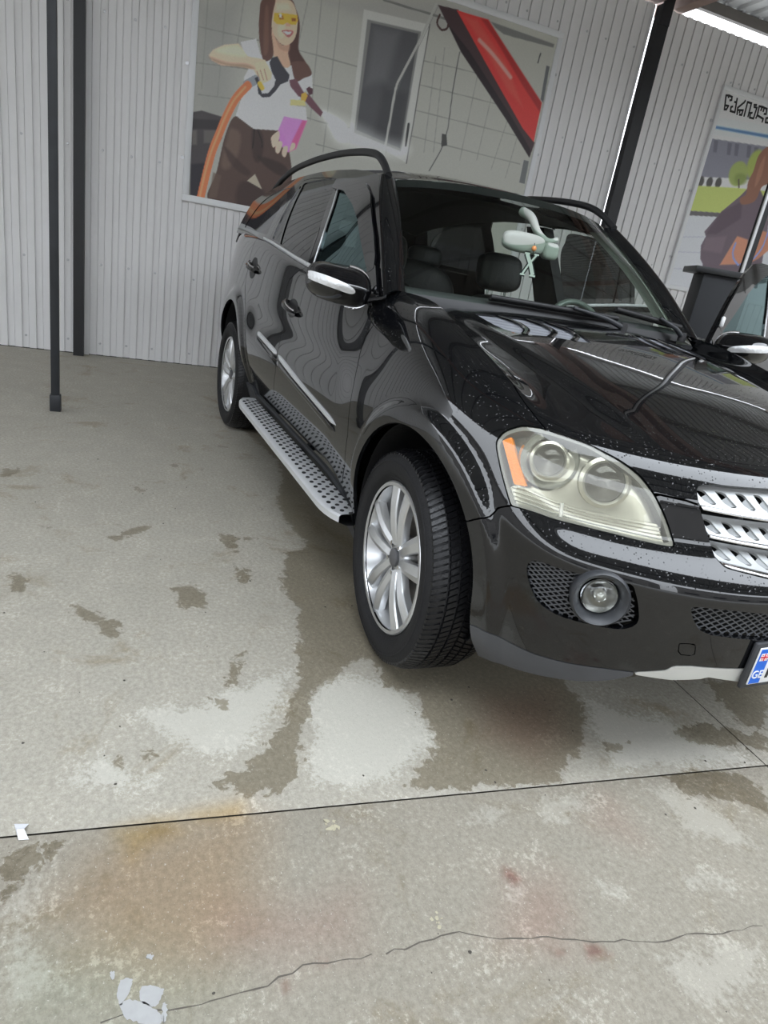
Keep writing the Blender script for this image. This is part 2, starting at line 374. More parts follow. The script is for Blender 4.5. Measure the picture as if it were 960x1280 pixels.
OUT={
 'HL':[[1.0921, 0.8906], [1.0929, 0.9234], [1.0795, 0.9552], [1.047, 0.9898], [1.0059, 1.0111], [0.9513, 1.0279], [0.8774, 1.0399], [0.798, 1.0415], [0.7342, 1.0281], [0.6822, 1.0159], [0.6326, 0.999], [0.5983, 0.9801], [0.5719, 0.9578], [0.5396, 0.9193], [0.5174, 0.8671], [0.5159, 0.8481], [0.5457, 0.8472], [0.6247, 0.8488], [0.7055, 0.8505], [0.802, 0.8442], [0.8993, 0.8158], [0.9881, 0.7729], [1.0259, 0.8096], [1.0624, 0.8464]],
 'FOG':[[0.8874, 0.6557], [0.8999, 0.6342], [0.8951, 0.6054], [0.8736, 0.5721], [0.8421, 0.5454], [0.7901, 0.5338], [0.7116, 0.5366], [0.6407, 0.5449], [0.6099, 0.5563], [0.5929, 0.5779], [0.6015, 0.615], [0.6258, 0.6747], [0.6365, 0.6885], [0.6671, 0.6841], [0.7458, 0.6759], [0.8101, 0.6691], [0.8554, 0.6646]],
 'LOW':[[0.4782, 0.6503], [0.4605, 0.6144], [0.4387, 0.5882], [0.4052, 0.5783], [0.3547, 0.5779], [0.2266, 0.5707], [0.2628, 0.6573], [0.3821, 0.6611], [0.4569, 0.6587]],
 'GR':[[0.2332, 1.0074], [0.4035, 1.0049], [0.4519, 1.0005], [0.4657, 0.9927], [0.4575, 0.9622], [0.435, 0.9244], [0.4158, 0.8816], [0.4037, 0.8357], [0.3888, 0.8144], [0.3636, 0.8027], [0.2591, 0.7837]],
 'HOODLINE':[[0.5765, 0.9714], [0.496, 0.9689], [0.4594, 0.9643]],
 'BUMPEREND':[[1.095, 0.6512], [1.0345, 0.7005], [1.0252, 0.7398], [0.9882, 0.7728]],
 'VALTOP':[[1.0282, 0.3664], [0.9786, 0.3801], [0.8892, 0.3848], [0.8223, 0.3892], [0.7299, 0.4023], [0.6314, 0.4214], [0.5595, 0.4319]],
 'VALBOT':[[1.0397, 0.2484], [0.991, 0.2521], [0.8362, 0.3033], [0.684, 0.351], [0.6115, 0.3844], [0.5508, 0.4243]],
 'SKTOP':[[0.5617, 0.4324], [0.4819, 0.4577], [0.4675, 0.4755], [0.4253, 0.4826], [0.2666, 0.4855], [0.1852, 0.4785]],
 'SKBOT':[[0.5508, 0.4243], [0.4553, 0.4284], [0.3767, 0.4443], [0.3649, 0.4579], [0.2569, 0.4443]],
 'TOW':[[0.4759, 0.5431], [0.4327, 0.5479], [0.4246, 0.513], [0.4692, 0.5107]],
 'AMBER':[[1.0829, 0.9208], [1.06, 0.9523], [0.9594, 0.8574], [1.0023, 0.831]],
 'PROJ':[[0.9154, 0.9689], [0.7214, 0.9723]],
 'HLSTRIP':[[1.0075, 0.8237], [0.9476, 0.857], [0.8474, 0.8922], [0.7118, 0.9037], [0.555, 0.9082]],
 'FOGC':[[0.7001, 0.6178]],
 'FD':[[2.0275, 0.9842], [2.0186, 0.949], [2.0334, 0.9006], [2.0238, 0.8613], [1.9995, 0.8195], [1.9816, 0.7667], [1.9481, 0.6191], [1.9767, 0.5013], [2.077, 0.3722]],
 'RD':[[3.0623, 1.0089], [3.1449, 0.9673], [3.1519, 0.928], [3.1172, 0.8709], [3.1102, 0.795], [3.1148, 0.7523], [3.1088, 0.7046], [3.0982, 0.6228], [3.1791, 0.4989], [3.4379, 0.31]],
 'SILL':[[4.0864, 0.3561], [3.722, 0.2432], [3.0709, 0.2579], [2.5388, 0.2689], [2.1201, 0.33]],
 'SLAT':[[0.4641, 0.9946], [0.2371, 0.9975], [0.4535, 0.9645], [0.2403, 0.9575], [0.4463, 0.942], [0.2378, 0.9366], [0.4223, 0.9051], [0.2317, 0.8884], [0.4156, 0.8768], [0.2321, 0.8585], [0.3971, 0.8264], [0.2512, 0.8016]],
 'HANDLE':[[2.9627, 0.8848], [3.9816, 0.9422], [3.1043, 0.9001], [2.8252, 0.8634], [4.0973, 0.9491], [3.8411, 0.9303]],
 'MOULD':[[3.6045, 0.7245], [3.0955, 0.6967], [2.0931, 0.6144]],
 'PLATE':[[0.2542, 0.4443], [0.2646, 0.5567]],
 'HOLE1':[[0.453, 0.9864], [0.4298, 0.9866], [0.4042, 0.968], [0.4385, 0.9755], [0.3866, 0.9865], [0.3189, 0.9853]],
 'GAPTOP':[[0.9548, 1.0288], [1.0326, 1.0546], [1.1153, 1.0738], [1.3127, 1.09], [1.5178, 1.09], [1.6922, 1.09], [1.8665, 1.09]],
 'VENT':[[1.0723, 0.8999], [0.7674, 0.9127], [0.4132, 0.9008], [0.2902, 0.8515], [0.2842, 0.7618], [0.299, 0.6891], [0.4397, 0.69], [0.5854, 0.6987], [0.8103, 0.6828], [0.9598, 0.7522]],
 'VRIB':[[0.8164, 0.9031], [0.7557, 0.687], [0.5716, 0.8992], [0.5713, 0.6969], [0.4089, 0.8859], [0.4207, 0.694]],
 'FWIN':[[-1.652, 1.5888], [-1.4934, 1.573], [-1.2412, 1.5063], [-1.0845, 1.4424], [-0.8928, 1.3264], [-0.7827, 1.2552], [-0.7498, 1.2289], [-0.9206, 1.1896], [-1.1573, 1.1904], [-1.4631, 1.223], [-1.4659, 1.3175], [-1.5485, 1.4827]],
 'VISOR':[[-1.7784, 1.6309], [-1.447, 1.62], [-1.2751, 1.5972], [-1.1155, 1.5387], [-0.8647, 1.3781], [-0.7728, 1.3047]],
 'RWIN':[[-2.201, 1.2685], [-2.3584, 1.6277], [-2.3206, 1.6639], [-1.7943, 1.6473], [-1.6041, 1.4702], [-1.6266, 1.2173]],
 'QWIN':[[-2.4234, 1.2943], [-2.3454, 1.4065], [-2.3962, 1.6213], [-2.2269, 1.2743]],
 'BELT':[[-2.6212, 1.2859], [-1.4821, 1.1911], [-2.5732, 1.2677], [-1.4912, 1.1724]],
 'PILL':[[-1.5582, 1.6343], [-1.184, 1.5569], [-0.84, 1.3634], [-0.6, 1.1712]],
 'DPIL':[[-3.2275, 1.4744], [-3.1689, 1.5968], [-2.5151, 1.69], [-2.9369, 1.3261]],
 'MIR':[[-0.2393, 0.5346], [0.0457, 0.5275]],
 'WIP1':[[-0.5177, 0.0079], [0.0405, 0.0038], [0.395, 0.0]],
 'WIP2':[[0.4006, 0.0705], [0.7642, 0.0344], [1.0, 0.0]],
 'EDGE':[[-0.9328, 0.0], [-0.9826, 0.3971], [-0.9872, 0.9956], [-0.4132, 0.9177], [0.3298, 0.9545], [0.8561, 0.8983], [1.0, 0.5823], [1.0, 0.0], [-0.0588, 0.0], [-0.5798, 0.0]],
}
ART1=[
 ('p',(118,118,114),[(1.52,3.021),(1.885,3.115),(1.888,2.281),(1.592,1.508)],0.25,0.6,0),
 ('p',(135,134,130),[(2.56,3.288),(3.734,3.588),(4.403,3.632),(3.786,3.351),(2.932,3.263)],0.12,0.7,0),
 ('l',(112,112,106),[(1.531,2.844),(2.113,2.87),(2.615,2.881),(2.993,2.882)],0.01,0.75,0.004),
 ('l',(112,112,106),[(1.547,2.581),(2.066,2.642),(2.645,2.65),(2.951,2.655)],0.01,0.75,0.004),
 ('l',(112,112,106),[(1.594,2.353),(2.16,2.403),(2.683,2.374),(2.992,2.387)],0.01,0.75,0.004),
 ('l',(112,112,106),[(2.669,2.186),(3.025,2.176)],0.01,0.75,0.004),
 ('l',(112,112,106),[(3.597,3.075),(3.97,3.096),(4.362,3.106)],0.01,0.75,0.004),
 ('l',(112,112,106),[(3.595,2.878),(4.148,2.894),(4.598,2.902)],0.01,0.75,0.004),
 ('l',(112,112,106),[(3.596,2.664),(4.29,2.674),(4.8,2.679)],0.01,0.75,0.004),
 ('l',(112,112,106),[(3.596,2.445),(4.256,2.437),(4.818,2.438)],0.01,0.75,0.004),
 ('l',(112,112,106),[(4.444,3.479),(4.894,3.502)],0.01,0.75,0.004),
 ('l',(116,116,110),[(1.775,3.087),(1.756,2.376)],0.01,0.65,0.004),
 ('l',(116,116,110),[(1.918,3.123),(1.888,2.768)],0.01,0.65,0.004),
 ('l',(116,116,110),[(2.456,3.261),(2.408,2.893)],0.01,0.65,0.004),
 ('l',(116,116,110),[(2.574,3.291),(2.592,2.368)],0.01,0.65,0.004),
 ('l',(116,116,110),[(2.735,3.333),(2.746,2.134)],0.01,0.65,0.004),
 ('l',(116,116,110),[(3.707,3.139),(3.747,2.335)],0.01,0.65,0.004),
 ('l',(116,116,110),[(3.781,3.222),(3.847,2.355)],0.01,0.65,0.004),
 ('l',(116,116,110),[(4.165,3.115),(4.142,2.342)],0.01,0.65,0.004),
 ('l',(116,116,110),[(4.357,3.023),(4.325,2.378)],0.01,0.65,0.004),
 ('l',(116,116,110),[(4.589,2.865),(4.505,2.325)],0.01,0.65,0.004),
 ('l',(116,116,110),[(1.627,3.049),(1.618,2.406)],0.01,0.65,0.004),
 ('l',(116,116,110),[(4.732,2.752),(4.686,2.285)],0.01,0.65,0.004),
 ('l',(95,95,92),[(3.132,3.434),(3.656,3.445),(3.767,3.441)],0.018,0.9,0.004),
 ('l',(80,80,78),[(3.94,3.227),(3.937,2.928),(3.954,2.589),(3.931,2.491),(3.923,2.394),(3.835,2.185)],0.012,0.9,0.004),
 ('p',(60,60,58),[(3.902,2.531),(3.952,2.53),(3.98,2.441),(3.918,2.417)],0.006,1.0,0),
 ('p',(160,160,155),[(2.961,3.321),(3.598,3.363),(3.586,2.204),(2.973,2.378)],0.008,1.0,0),
 ('p',(105,105,102),[(3.004,3.257),(3.526,3.291),(3.507,2.292),(3.019,2.354)],0.01,1.0,0),
 ('p',(66,66,68),[(3.042,3.24),(3.503,3.269),(3.494,2.317),(3.038,2.381)],0.01,1.0,0),
 ('p',(105,105,106),[(3.067,3.216),(3.323,3.237),(3.262,2.842),(3.066,2.754)],0.12,0.45,0),
 ('p',(46,46,48),[(3.247,2.773),(3.489,2.783),(3.492,2.33),(3.21,2.365)],0.1,0.6,0),
 ('l',(85,85,82),[(3.598,3.363),(3.586,2.204)],0.012,0.9,0.004),
 ('l',(50,50,50),[(3.545,2.537),(3.549,2.354)],0.022,1.0,0.004),
 ('l',(145,145,140),[(3.63,3.531),(3.568,3.35),(3.517,3.201),(3.407,2.929),(3.364,2.799),(3.354,2.553),(3.341,2.242)],0.022,1.0,0.004),
 ('l',(100,100,98),[(3.653,3.526),(3.538,3.202),(3.384,2.793),(3.362,2.246)],0.006,0.6,0.004),
 ('p',(58,44,46),[(3.647,3.529),(3.854,3.544),(4.245,3.218),(4.798,2.742),(4.936,2.661),(4.913,2.515),(4.566,2.789),(3.954,3.23)],0.006,1.0,0),
 ('p',(38,30,33),[(3.773,3.411),(3.954,3.23),(4.566,2.789),(4.913,2.515),(4.904,2.592),(4.619,2.824),(4.032,3.26)],0.008,1.0,0),
 ('p',(178,48,44),[(3.836,3.538),(4.17,3.544),(4.376,3.397),(4.916,3.019),(4.923,2.663),(4.762,2.759),(4.218,3.212)],0.006,1.0,0),
 ('p',(120,30,32),[(4.17,3.544),(4.376,3.397),(4.916,3.019),(4.918,2.936),(4.664,3.115),(4.285,3.408),(4.095,3.534)],0.03,0.7,0),
 ('p',(205,75,66),[(3.918,3.51),(4.058,3.513),(4.446,3.247),(4.712,2.939),(4.496,3.054),(4.121,3.368)],0.05,0.6,0),
 ('l',(214,150,140),[(4.116,3.367),(4.287,3.288),(4.519,3.151)],0.035,0.7,0.02),
 ('l',(60,42,40),[(3.68,3.461),(3.667,3.395),(3.717,3.355),(3.768,3.372),(3.779,3.408)],0.018,1.0,0.004),
 ('p',(100,100,98),[(4.195,3.537),(4.917,3.527),(4.914,3.497),(4.357,3.473),(4.262,3.5)],0.01,1.0,0),
 ('p',(82,84,86),[(4.88,3.337),(4.918,3.335),(4.934,3.023),(4.896,3.045)],0.008,1.0,0),
 ('l',(70,70,70),[(4.788,3.418),(4.78,3.337)],0.014,1.0,0.004),
 ('p',(90,92,92),[(4.854,2.483),(4.915,2.483),(4.923,2.269),(4.857,2.271)],0.006,1.0,0),
 ('p',(205,207,205),[(2.692,2.447),(2.737,2.463),(3.011,2.428),(3.316,2.368),(3.574,2.351),(3.523,2.255),(3.144,2.207),(2.879,2.237),(2.77,2.337)],0.16,0.5,1),
 ('p',(222,224,222),[(2.7,2.446),(2.737,2.457),(2.902,2.405),(2.967,2.296),(2.875,2.264),(2.774,2.365)],0.07,0.6,1),
 ('p',(58,54,55),[(1.55,2.207),(1.63,2.237),(1.813,2.226),(1.818,2.059),(1.751,1.915),(1.676,1.545),(1.573,1.546)],0.01,1.0,0),
 ('p',(40,36,38),[(1.553,2.157),(1.808,2.199),(1.793,2.119),(1.557,2.082)],0.02,0.8,0),
 ('p',(98,92,88),[(1.558,2.07),(1.599,2.078),(1.606,1.964),(1.565,1.955)],0.02,0.7,0),
 ('p',(92,88,84),[(1.657,2.09),(1.765,2.113),(1.758,2.008),(1.664,1.989)],0.02,0.7,0),
 ('p',(34,32,38),[(1.567,1.799),(1.727,1.844),(1.69,1.547),(1.573,1.546)],0.02,0.9,0),
 ('p',(72,56,50),[(1.926,2.26),(2.089,2.194),(2.308,2.224),(2.411,2.114),(2.478,1.867),(2.425,1.717),(2.303,1.553),(1.956,1.526),(1.728,1.545),(1.79,1.776),(1.845,2.091)],0.006,1,1),
 ('p',(96,78,68),[(1.89,2.152),(1.979,2.119),(1.965,1.944),(1.888,1.822),(1.827,1.85),(1.862,2.055)],0.04,0.7,1),
 ('p',(48,36,34),[(2.076,2.178),(2.164,2.177),(2.192,2.043),(2.159,1.929),(2.102,1.972)],0.03,0.7,1),
 ('p',(50,38,36),[(1.845,1.999),(1.998,1.897),(2.093,1.835),(2.051,1.799),(1.913,1.867)],0.03,0.6,1),
 ('p',(44,34,32),[(2.139,1.979),(2.382,1.959),(2.455,1.863),(2.3,1.875)],0.03,0.7,1),
 ('p',(86,70,60),[(1.761,1.771),(1.834,1.758),(1.805,1.562),(1.74,1.556)],0.02,0.7,0),
 ('p',(45,34,33),[(2.012,1.737),(2.193,1.73),(2.285,1.578),(2.0,1.541)],0.05,0.6,1),
 ('p',(150,142,126),[(2.135,1.829),(2.213,1.713),(2.07,1.759)],0.006,1.0,0),
 ('l',(34,26,26),[(2.096,2.189),(2.097,2.104),(2.092,2.036)],0.01,1.0,0.004),
 ('l',(34,26,26),[(2.126,2.188),(2.171,2.105),(2.178,2.06)],0.01,1.0,0.004),
 ('p',(84,58,50),[(2.081,3.177),(2.296,3.232),(2.361,3.172),(2.408,3.07),(2.417,2.889),(2.493,2.808),(2.556,2.728),(2.492,2.694),(2.445,2.652),(2.385,2.72),(2.337,2.759),(2.282,2.857),(2.219,2.903),(2.189,2.786),(2.123,2.731),(2.06,2.736),(2.107,2.778),(2.073,2.879),(2.057,3.042)],0.008,1,1),
 ('p',(60,38,34),[(2.37,3.096),(2.406,3.057),(2.417,2.889),(2.479,2.805),(2.45,2.672),(2.374,2.755),(2.338,2.87)],0.02,0.7,1),
 ('p',(196,200,206),[(1.918,2.82),(2.045,2.875),(2.091,2.769),(2.162,2.767),(2.237,2.736),(2.298,2.712),(2.37,2.754),(2.414,2.727),(2.492,2.694),(2.559,2.735),(2.58,2.625),(2.506,2.583),(2.445,2.466),(2.399,2.349),(2.308,2.223),(2.089,2.191),(1.923,2.262),(1.958,2.394),(1.996,2.493),(1.968,2.562),(2.003,2.644)],0.006,1.0,0),
 ('p',(160,163,172),[(1.982,2.565),(2.085,2.538),(2.122,2.446),(2.315,2.565),(2.381,2.503),(2.334,2.389),(2.156,2.402),(2.014,2.371)],0.06,0.5,1),
 ('p',(170,172,180),[(2.355,2.726),(2.512,2.661),(2.513,2.532),(2.413,2.484)],0.04,0.5,1),
 ('p',(84,58,50),[(2.378,2.781),(2.494,2.802),(2.56,2.729),(2.494,2.682),(2.424,2.641),(2.377,2.731)],0.01,1,1),
 ('p',(176,142,118),[(2.169,2.975),(2.219,2.909),(2.279,2.883),(2.334,2.909),(2.331,2.832),(2.361,2.752),(2.312,2.722),(2.21,2.785)],0.008,1,1),
 ('p',(150,116,96),[(2.219,2.909),(2.279,2.881),(2.334,2.906),(2.333,2.851),(2.254,2.85)],0.02,0.7,1),
 ('p',(192,156,132),[(2.176,3.195),(2.301,3.221),(2.361,3.166),(2.388,3.065),(2.379,2.968),(2.341,2.91),(2.286,2.886),(2.226,2.91),(2.173,2.976),(2.159,3.091)],0.006,1,1),
 ('p',(206,172,150),[(2.222,3.012),(2.276,3.037),(2.273,2.94),(2.229,2.947)],0.03,0.6,1),
 ('p',(208,178,158),[(2.19,3.17),(2.287,3.194),(2.32,3.155),(2.196,3.118)],0.04,0.5,0),
 ('p',(84,58,50),[(2.081,3.177),(2.176,3.201),(2.169,3.106),(2.166,2.974),(2.203,2.789),(2.123,2.733),(2.073,2.879),(2.057,3.042)],0.008,1,1),
 ('p',(112,80,66),[(2.1,3.1),(2.127,3.107),(2.156,2.827),(2.117,2.793)],0.02,0.5,1),
 ('p',(205,146,44),[(2.178,3.098),(2.253,3.115),(2.377,3.132),(2.387,3.095),(2.374,3.059),(2.332,3.051),(2.295,3.056),(2.262,3.031),(2.206,3.026),(2.18,3.04)],0.006,1.0,0),
 ('p',(110,66,24),[(2.213,3.091),(2.255,3.098),(2.266,3.073),(2.23,3.062)],0.01,0.75,0),
 ('p',(90,50,20),[(2.329,3.098),(2.369,3.106),(2.371,3.085),(2.336,3.076)],0.01,0.75,0),
 ('p',(245,240,230),[(2.22,3.104),(2.24,3.106),(2.247,3.08),(2.228,3.08)],0.006,1.0,0),
 ('p',(165,120,100),[(2.282,3.051),(2.324,3.055),(2.331,3.036),(2.291,3.029)],0.01,0.6,0),
 ('p',(150,88,86),[(2.256,2.985),(2.278,2.996),(2.31,3.005),(2.357,3.007),(2.347,2.974),(2.317,2.951),(2.285,2.967)],0.005,1,1),
 ('p',(235,228,222),[(2.266,2.985),(2.296,2.99),(2.341,2.998),(2.33,2.978),(2.305,2.969)],0.005,1.0,0),
 ('p',(186,160,136),[(1.66,2.661),(1.693,2.71),(1.784,2.768),(1.902,2.805),(1.984,2.734),(2.136,2.739),(2.206,2.651),(2.197,2.599),(2.153,2.572),(2.079,2.599),(2.046,2.644),(1.906,2.636),(1.769,2.611),(1.688,2.629)],0.006,1,0),
 ('p',(120,98,80),[(1.671,2.651),(1.699,2.628),(1.796,2.62),(2.046,2.648),(1.987,2.671),(1.822,2.644)],0.03,0.6,1),
 ('p',(212,188,164),[(1.72,2.717),(1.893,2.788),(1.968,2.727),(1.789,2.703)],0.05,0.5,1),
 ('p',(196,164,138),[(2.052,2.698),(2.137,2.734),(2.209,2.652),(2.205,2.606),(2.161,2.571),(2.119,2.551),(2.076,2.599)],0.008,1.0,0),
 ('l',(128,98,80),[(2.102,2.654),(2.137,2.588)],0.008,0.8,0.004),
 ('l',(128,98,80),[(2.136,2.669),(2.168,2.595)],0.008,0.8,0.004),
 ('l',(128,98,80),[(2.075,2.636),(2.107,2.578)],0.008,0.8,0.004),
 ('l',(120,125,130),[(1.998,2.519),(2.034,2.546),(2.07,2.573)],0.07,1.0,0.004),
 ('p',(48,48,54),[(2.175,2.727),(2.193,2.768),(2.239,2.791),(2.29,2.735),(2.364,2.675),(2.355,2.625),(2.29,2.585),(2.253,2.526),(2.207,2.47),(2.14,2.45),(2.102,2.473),(2.087,2.539),(2.059,2.582),(2.086,2.601),(2.113,2.545),(2.134,2.48),(2.19,2.496),(2.234,2.56),(2.243,2.612),(2.202,2.665)],0.006,1.0,0),
 ('l',(190,150,50),[(2.109,2.55),(2.132,2.524)],0.04,1.0,0.004),
 ('p',(92,60,68),[(2.363,2.637),(2.422,2.66),(2.511,2.568),(2.557,2.565),(2.7,2.456),(2.684,2.415),(2.581,2.469),(2.499,2.524),(2.46,2.531),(2.38,2.59)],0.006,1.0,0),
 ('p',(70,42,50),[(2.522,2.605),(2.549,2.628),(2.585,2.616),(2.586,2.577),(2.557,2.562)],0.006,1.0,0),
 ('p',(196,140,50),[(2.483,2.554),(2.522,2.578),(2.543,2.552),(2.519,2.482),(2.492,2.476)],0.006,1.0,0),
 ('p',(200,165,110),[(2.39,2.492),(2.515,2.51),(2.538,2.473),(2.394,2.444)],0.006,1.0,0),
 ('p',(204,200,206),[(2.391,2.443),(2.537,2.46),(2.562,2.357),(2.461,2.338),(2.349,2.34)],0.008,0.9,0),
 ('p',(188,112,184),[(2.348,2.347),(2.562,2.357),(2.488,2.11),(2.42,2.065),(2.335,2.112),(2.307,2.226)],0.008,0.95,0),
 ('p',(206,70,110),[(2.52,2.353),(2.562,2.357),(2.488,2.11),(2.424,2.07),(2.449,2.176)],0.02,0.8,0),
 ('p',(198,158,140),[(2.257,2.166),(2.311,2.219),(2.326,2.191),(2.316,2.122),(2.279,2.077),(2.256,2.123)],0.006,1,1),
 ('p',(198,158,140),[(2.304,2.119),(2.344,2.144),(2.359,2.117),(2.335,2.042),(2.302,2.052)],0.006,1,1),
 ('p',(198,158,140),[(2.37,2.099),(2.405,2.116),(2.414,2.088),(2.397,2.022),(2.365,2.037)],0.006,1,1),
 ('p',(198,158,140),[(2.445,2.148),(2.477,2.147),(2.475,2.111),(2.43,2.078)],0.006,1,1),
 ('l',(226,98,58),[(2.008,2.515),(1.95,2.445),(1.898,2.365),(1.835,2.217),(1.788,2.079),(1.742,1.939),(1.705,1.76),(1.665,1.536)],0.066,1.0,0.006),
 ('l',(244,140,96),[(1.988,2.498),(1.937,2.432),(1.887,2.356),(1.825,2.209),(1.779,2.071),(1.733,1.931),(1.693,1.757),(1.658,1.548)],0.016,0.7,0.01),
]
ART2=[
 ('p',(165,180,190),[(7.1,3.376),(9.258,3.595),(9.351,3.441),(7.114,3.17)],0.05,0.9,0),
 ('p',(72,104,140),[(7.137,3.28),(7.916,3.351),(9.331,3.476),(9.351,3.441),(7.916,3.318),(7.144,3.254)],0.02,1.0,0),
 ('p',(108,108,118),[(7.127,3.152),(7.972,3.239),(9.394,3.372),(9.757,2.773),(7.097,2.719)],0.01,1.0,0),
 ('p',(84,84,94),[(7.171,3.147),(7.231,3.152),(7.259,3.032),(7.207,3.03)],0.012,0.8,0),
 ('p',(84,84,94),[(7.37,3.161),(7.432,3.167),(7.461,3.045),(7.408,3.043)],0.012,0.8,0),
 ('p',(84,84,94),[(7.476,3.174),(7.538,3.179),(7.569,3.057),(7.516,3.056)],0.012,0.8,0),
 ('p',(84,84,94),[(7.657,3.193),(7.72,3.198),(7.752,3.075),(7.698,3.074)],0.012,0.8,0),
 ('p',(84,84,94),[(7.765,3.197),(7.829,3.202),(7.862,3.079),(7.807,3.077)],0.012,0.8,0),
 ('p',(182,182,178),[(7.113,2.755),(7.663,2.845),(9.599,3.033),(9.666,2.923),(7.746,2.73),(7.127,2.661)],0.012,1.0,0),
 ('e',(66,64,62),(7.161,2.717),(0.045,0.055),1.0,0.012),
 ('e',(66,64,62),(7.287,2.731),(0.045,0.055),1.0,0.012),
 ('e',(66,64,62),(7.413,2.75),(0.045,0.055),1.0,0.012),
 ('e',(126,138,76),(7.656,2.891),(0.135,0.13),1.0,0.03),
 ('e',(100,112,58),(7.718,2.847),(0.1,0.06),0.7,0.04),
 ('e',(130,142,70),(7.864,3.033),(0.12,0.15),1.0,0.04),
 ('l',(72,62,52),[(7.692,2.832),(7.737,2.747)],0.02,1.0,0.004),
 ('p',(152,162,88),[(7.12,2.665),(7.708,2.751),(9.644,2.96),(9.873,2.582),(7.569,2.453),(7.123,2.397)],0.015,1.0,0),
 ('p',(82,78,80),[(7.122,2.399),(7.594,2.458),(9.862,2.601),(9.897,2.543),(7.588,2.411),(7.127,2.349)],0.008,1.0,0),
 ('p',(165,167,176),[(7.122,2.348),(7.588,2.411),(9.897,2.543),(10.448,1.635),(7.26,1.507),(7.111,1.607)],0.012,1.0,0),
 ('l',(146,147,154),[(7.132,2.115),(7.448,2.167)],0.012,0.7,0.004),
 ('l',(146,147,154),[(7.146,1.951),(7.495,1.997)],0.012,0.7,0.004),
 ('l',(146,147,154),[(7.155,1.765),(7.568,1.797)],0.012,0.7,0.004),
 ('p',(88,76,84),[(7.94,2.879),(7.791,2.681),(7.588,2.472),(7.429,2.223),(7.471,2.177),(7.442,2.068),(7.492,1.927),(7.553,1.876),(7.618,1.682),(7.745,1.618),(8.377,1.709),(8.467,2.017),(8.372,2.412),(8.277,2.634)],0.01,1.0,0),
 ('p',(70,58,66),[(7.588,2.472),(7.847,2.634),(7.906,2.451),(7.616,2.225),(7.462,2.199)],0.03,0.6,0),
 ('p',(108,94,100),[(7.478,2.162),(7.781,2.233),(7.787,2.034),(7.483,2.025)],0.04,0.5,0),
 ('p',(166,114,90),[(7.939,2.259),(8.117,2.248),(8.218,1.979),(7.816,1.906)],0.02,1.0,0),
 ('p',(160,108,84),[(8.243,2.38),(8.407,2.377),(8.502,2.189),(8.383,2.067),(8.245,1.983),(8.208,2.182)],0.02,1.0,0),
 ('p',(116,80,64),[(8.002,3.236),(7.87,3.136),(7.864,2.959),(7.837,2.841),(7.865,2.714),(7.798,2.654),(7.859,2.597),(8.03,2.667),(8.065,2.827),(8.161,2.921)],0.012,1,1),
 ('p',(150,108,86),[(7.963,3.145),(8.005,2.948),(7.961,2.808),(7.928,2.99)],0.03,0.5,1),
 ('l',(104,124,186),[(7.947,2.18),(7.951,2.08),(8.0,2.007),(8.099,1.95)],0.022,1.0,0.004),
 ('l',(104,124,186),[(8.397,2.396),(8.381,2.19),(8.281,2.03),(8.135,1.966)],0.022,1.0,0.004),
]
LETTERS=[[[(7.185,3.452),(7.15,3.581),(7.19,3.588),(7.19,3.572)],[(7.19,3.588),(7.236,3.585),(7.243,3.556),(7.223,3.549)],[(7.185,3.452),(7.211,3.457),(7.224,3.494),(7.187,3.491)]],[[(7.312,3.585),(7.338,3.456),(7.273,3.454),(7.264,3.492),(7.282,3.501)],[(7.294,3.549),(7.32,3.55)]],[[(7.377,3.447),(7.358,3.506),(7.423,3.572),(7.431,3.59)],[(7.372,3.486),(7.441,3.499),(7.441,3.452),(7.413,3.449)],[(7.401,3.49),(7.403,3.47)]],[[(7.481,3.452),(7.47,3.586),(7.527,3.587),(7.538,3.459)]],[[(7.604,3.586),(7.574,3.582),(7.584,3.562),(7.622,3.563),(7.622,3.456),(7.565,3.453),(7.556,3.497),(7.577,3.502)]],[[(7.649,3.584),(7.661,3.497),(7.759,3.482),(7.76,3.453)],[(7.661,3.497),(7.656,3.469)],[(7.649,3.584),(7.693,3.588),(7.69,3.553)],[(7.693,3.588),(7.725,3.586),(7.727,3.552)],[(7.725,3.586),(7.767,3.584),(7.779,3.534),(7.754,3.53)]],[[(7.819,3.589),(7.861,3.463),(7.809,3.456),(7.8,3.497),(7.829,3.506)]]]
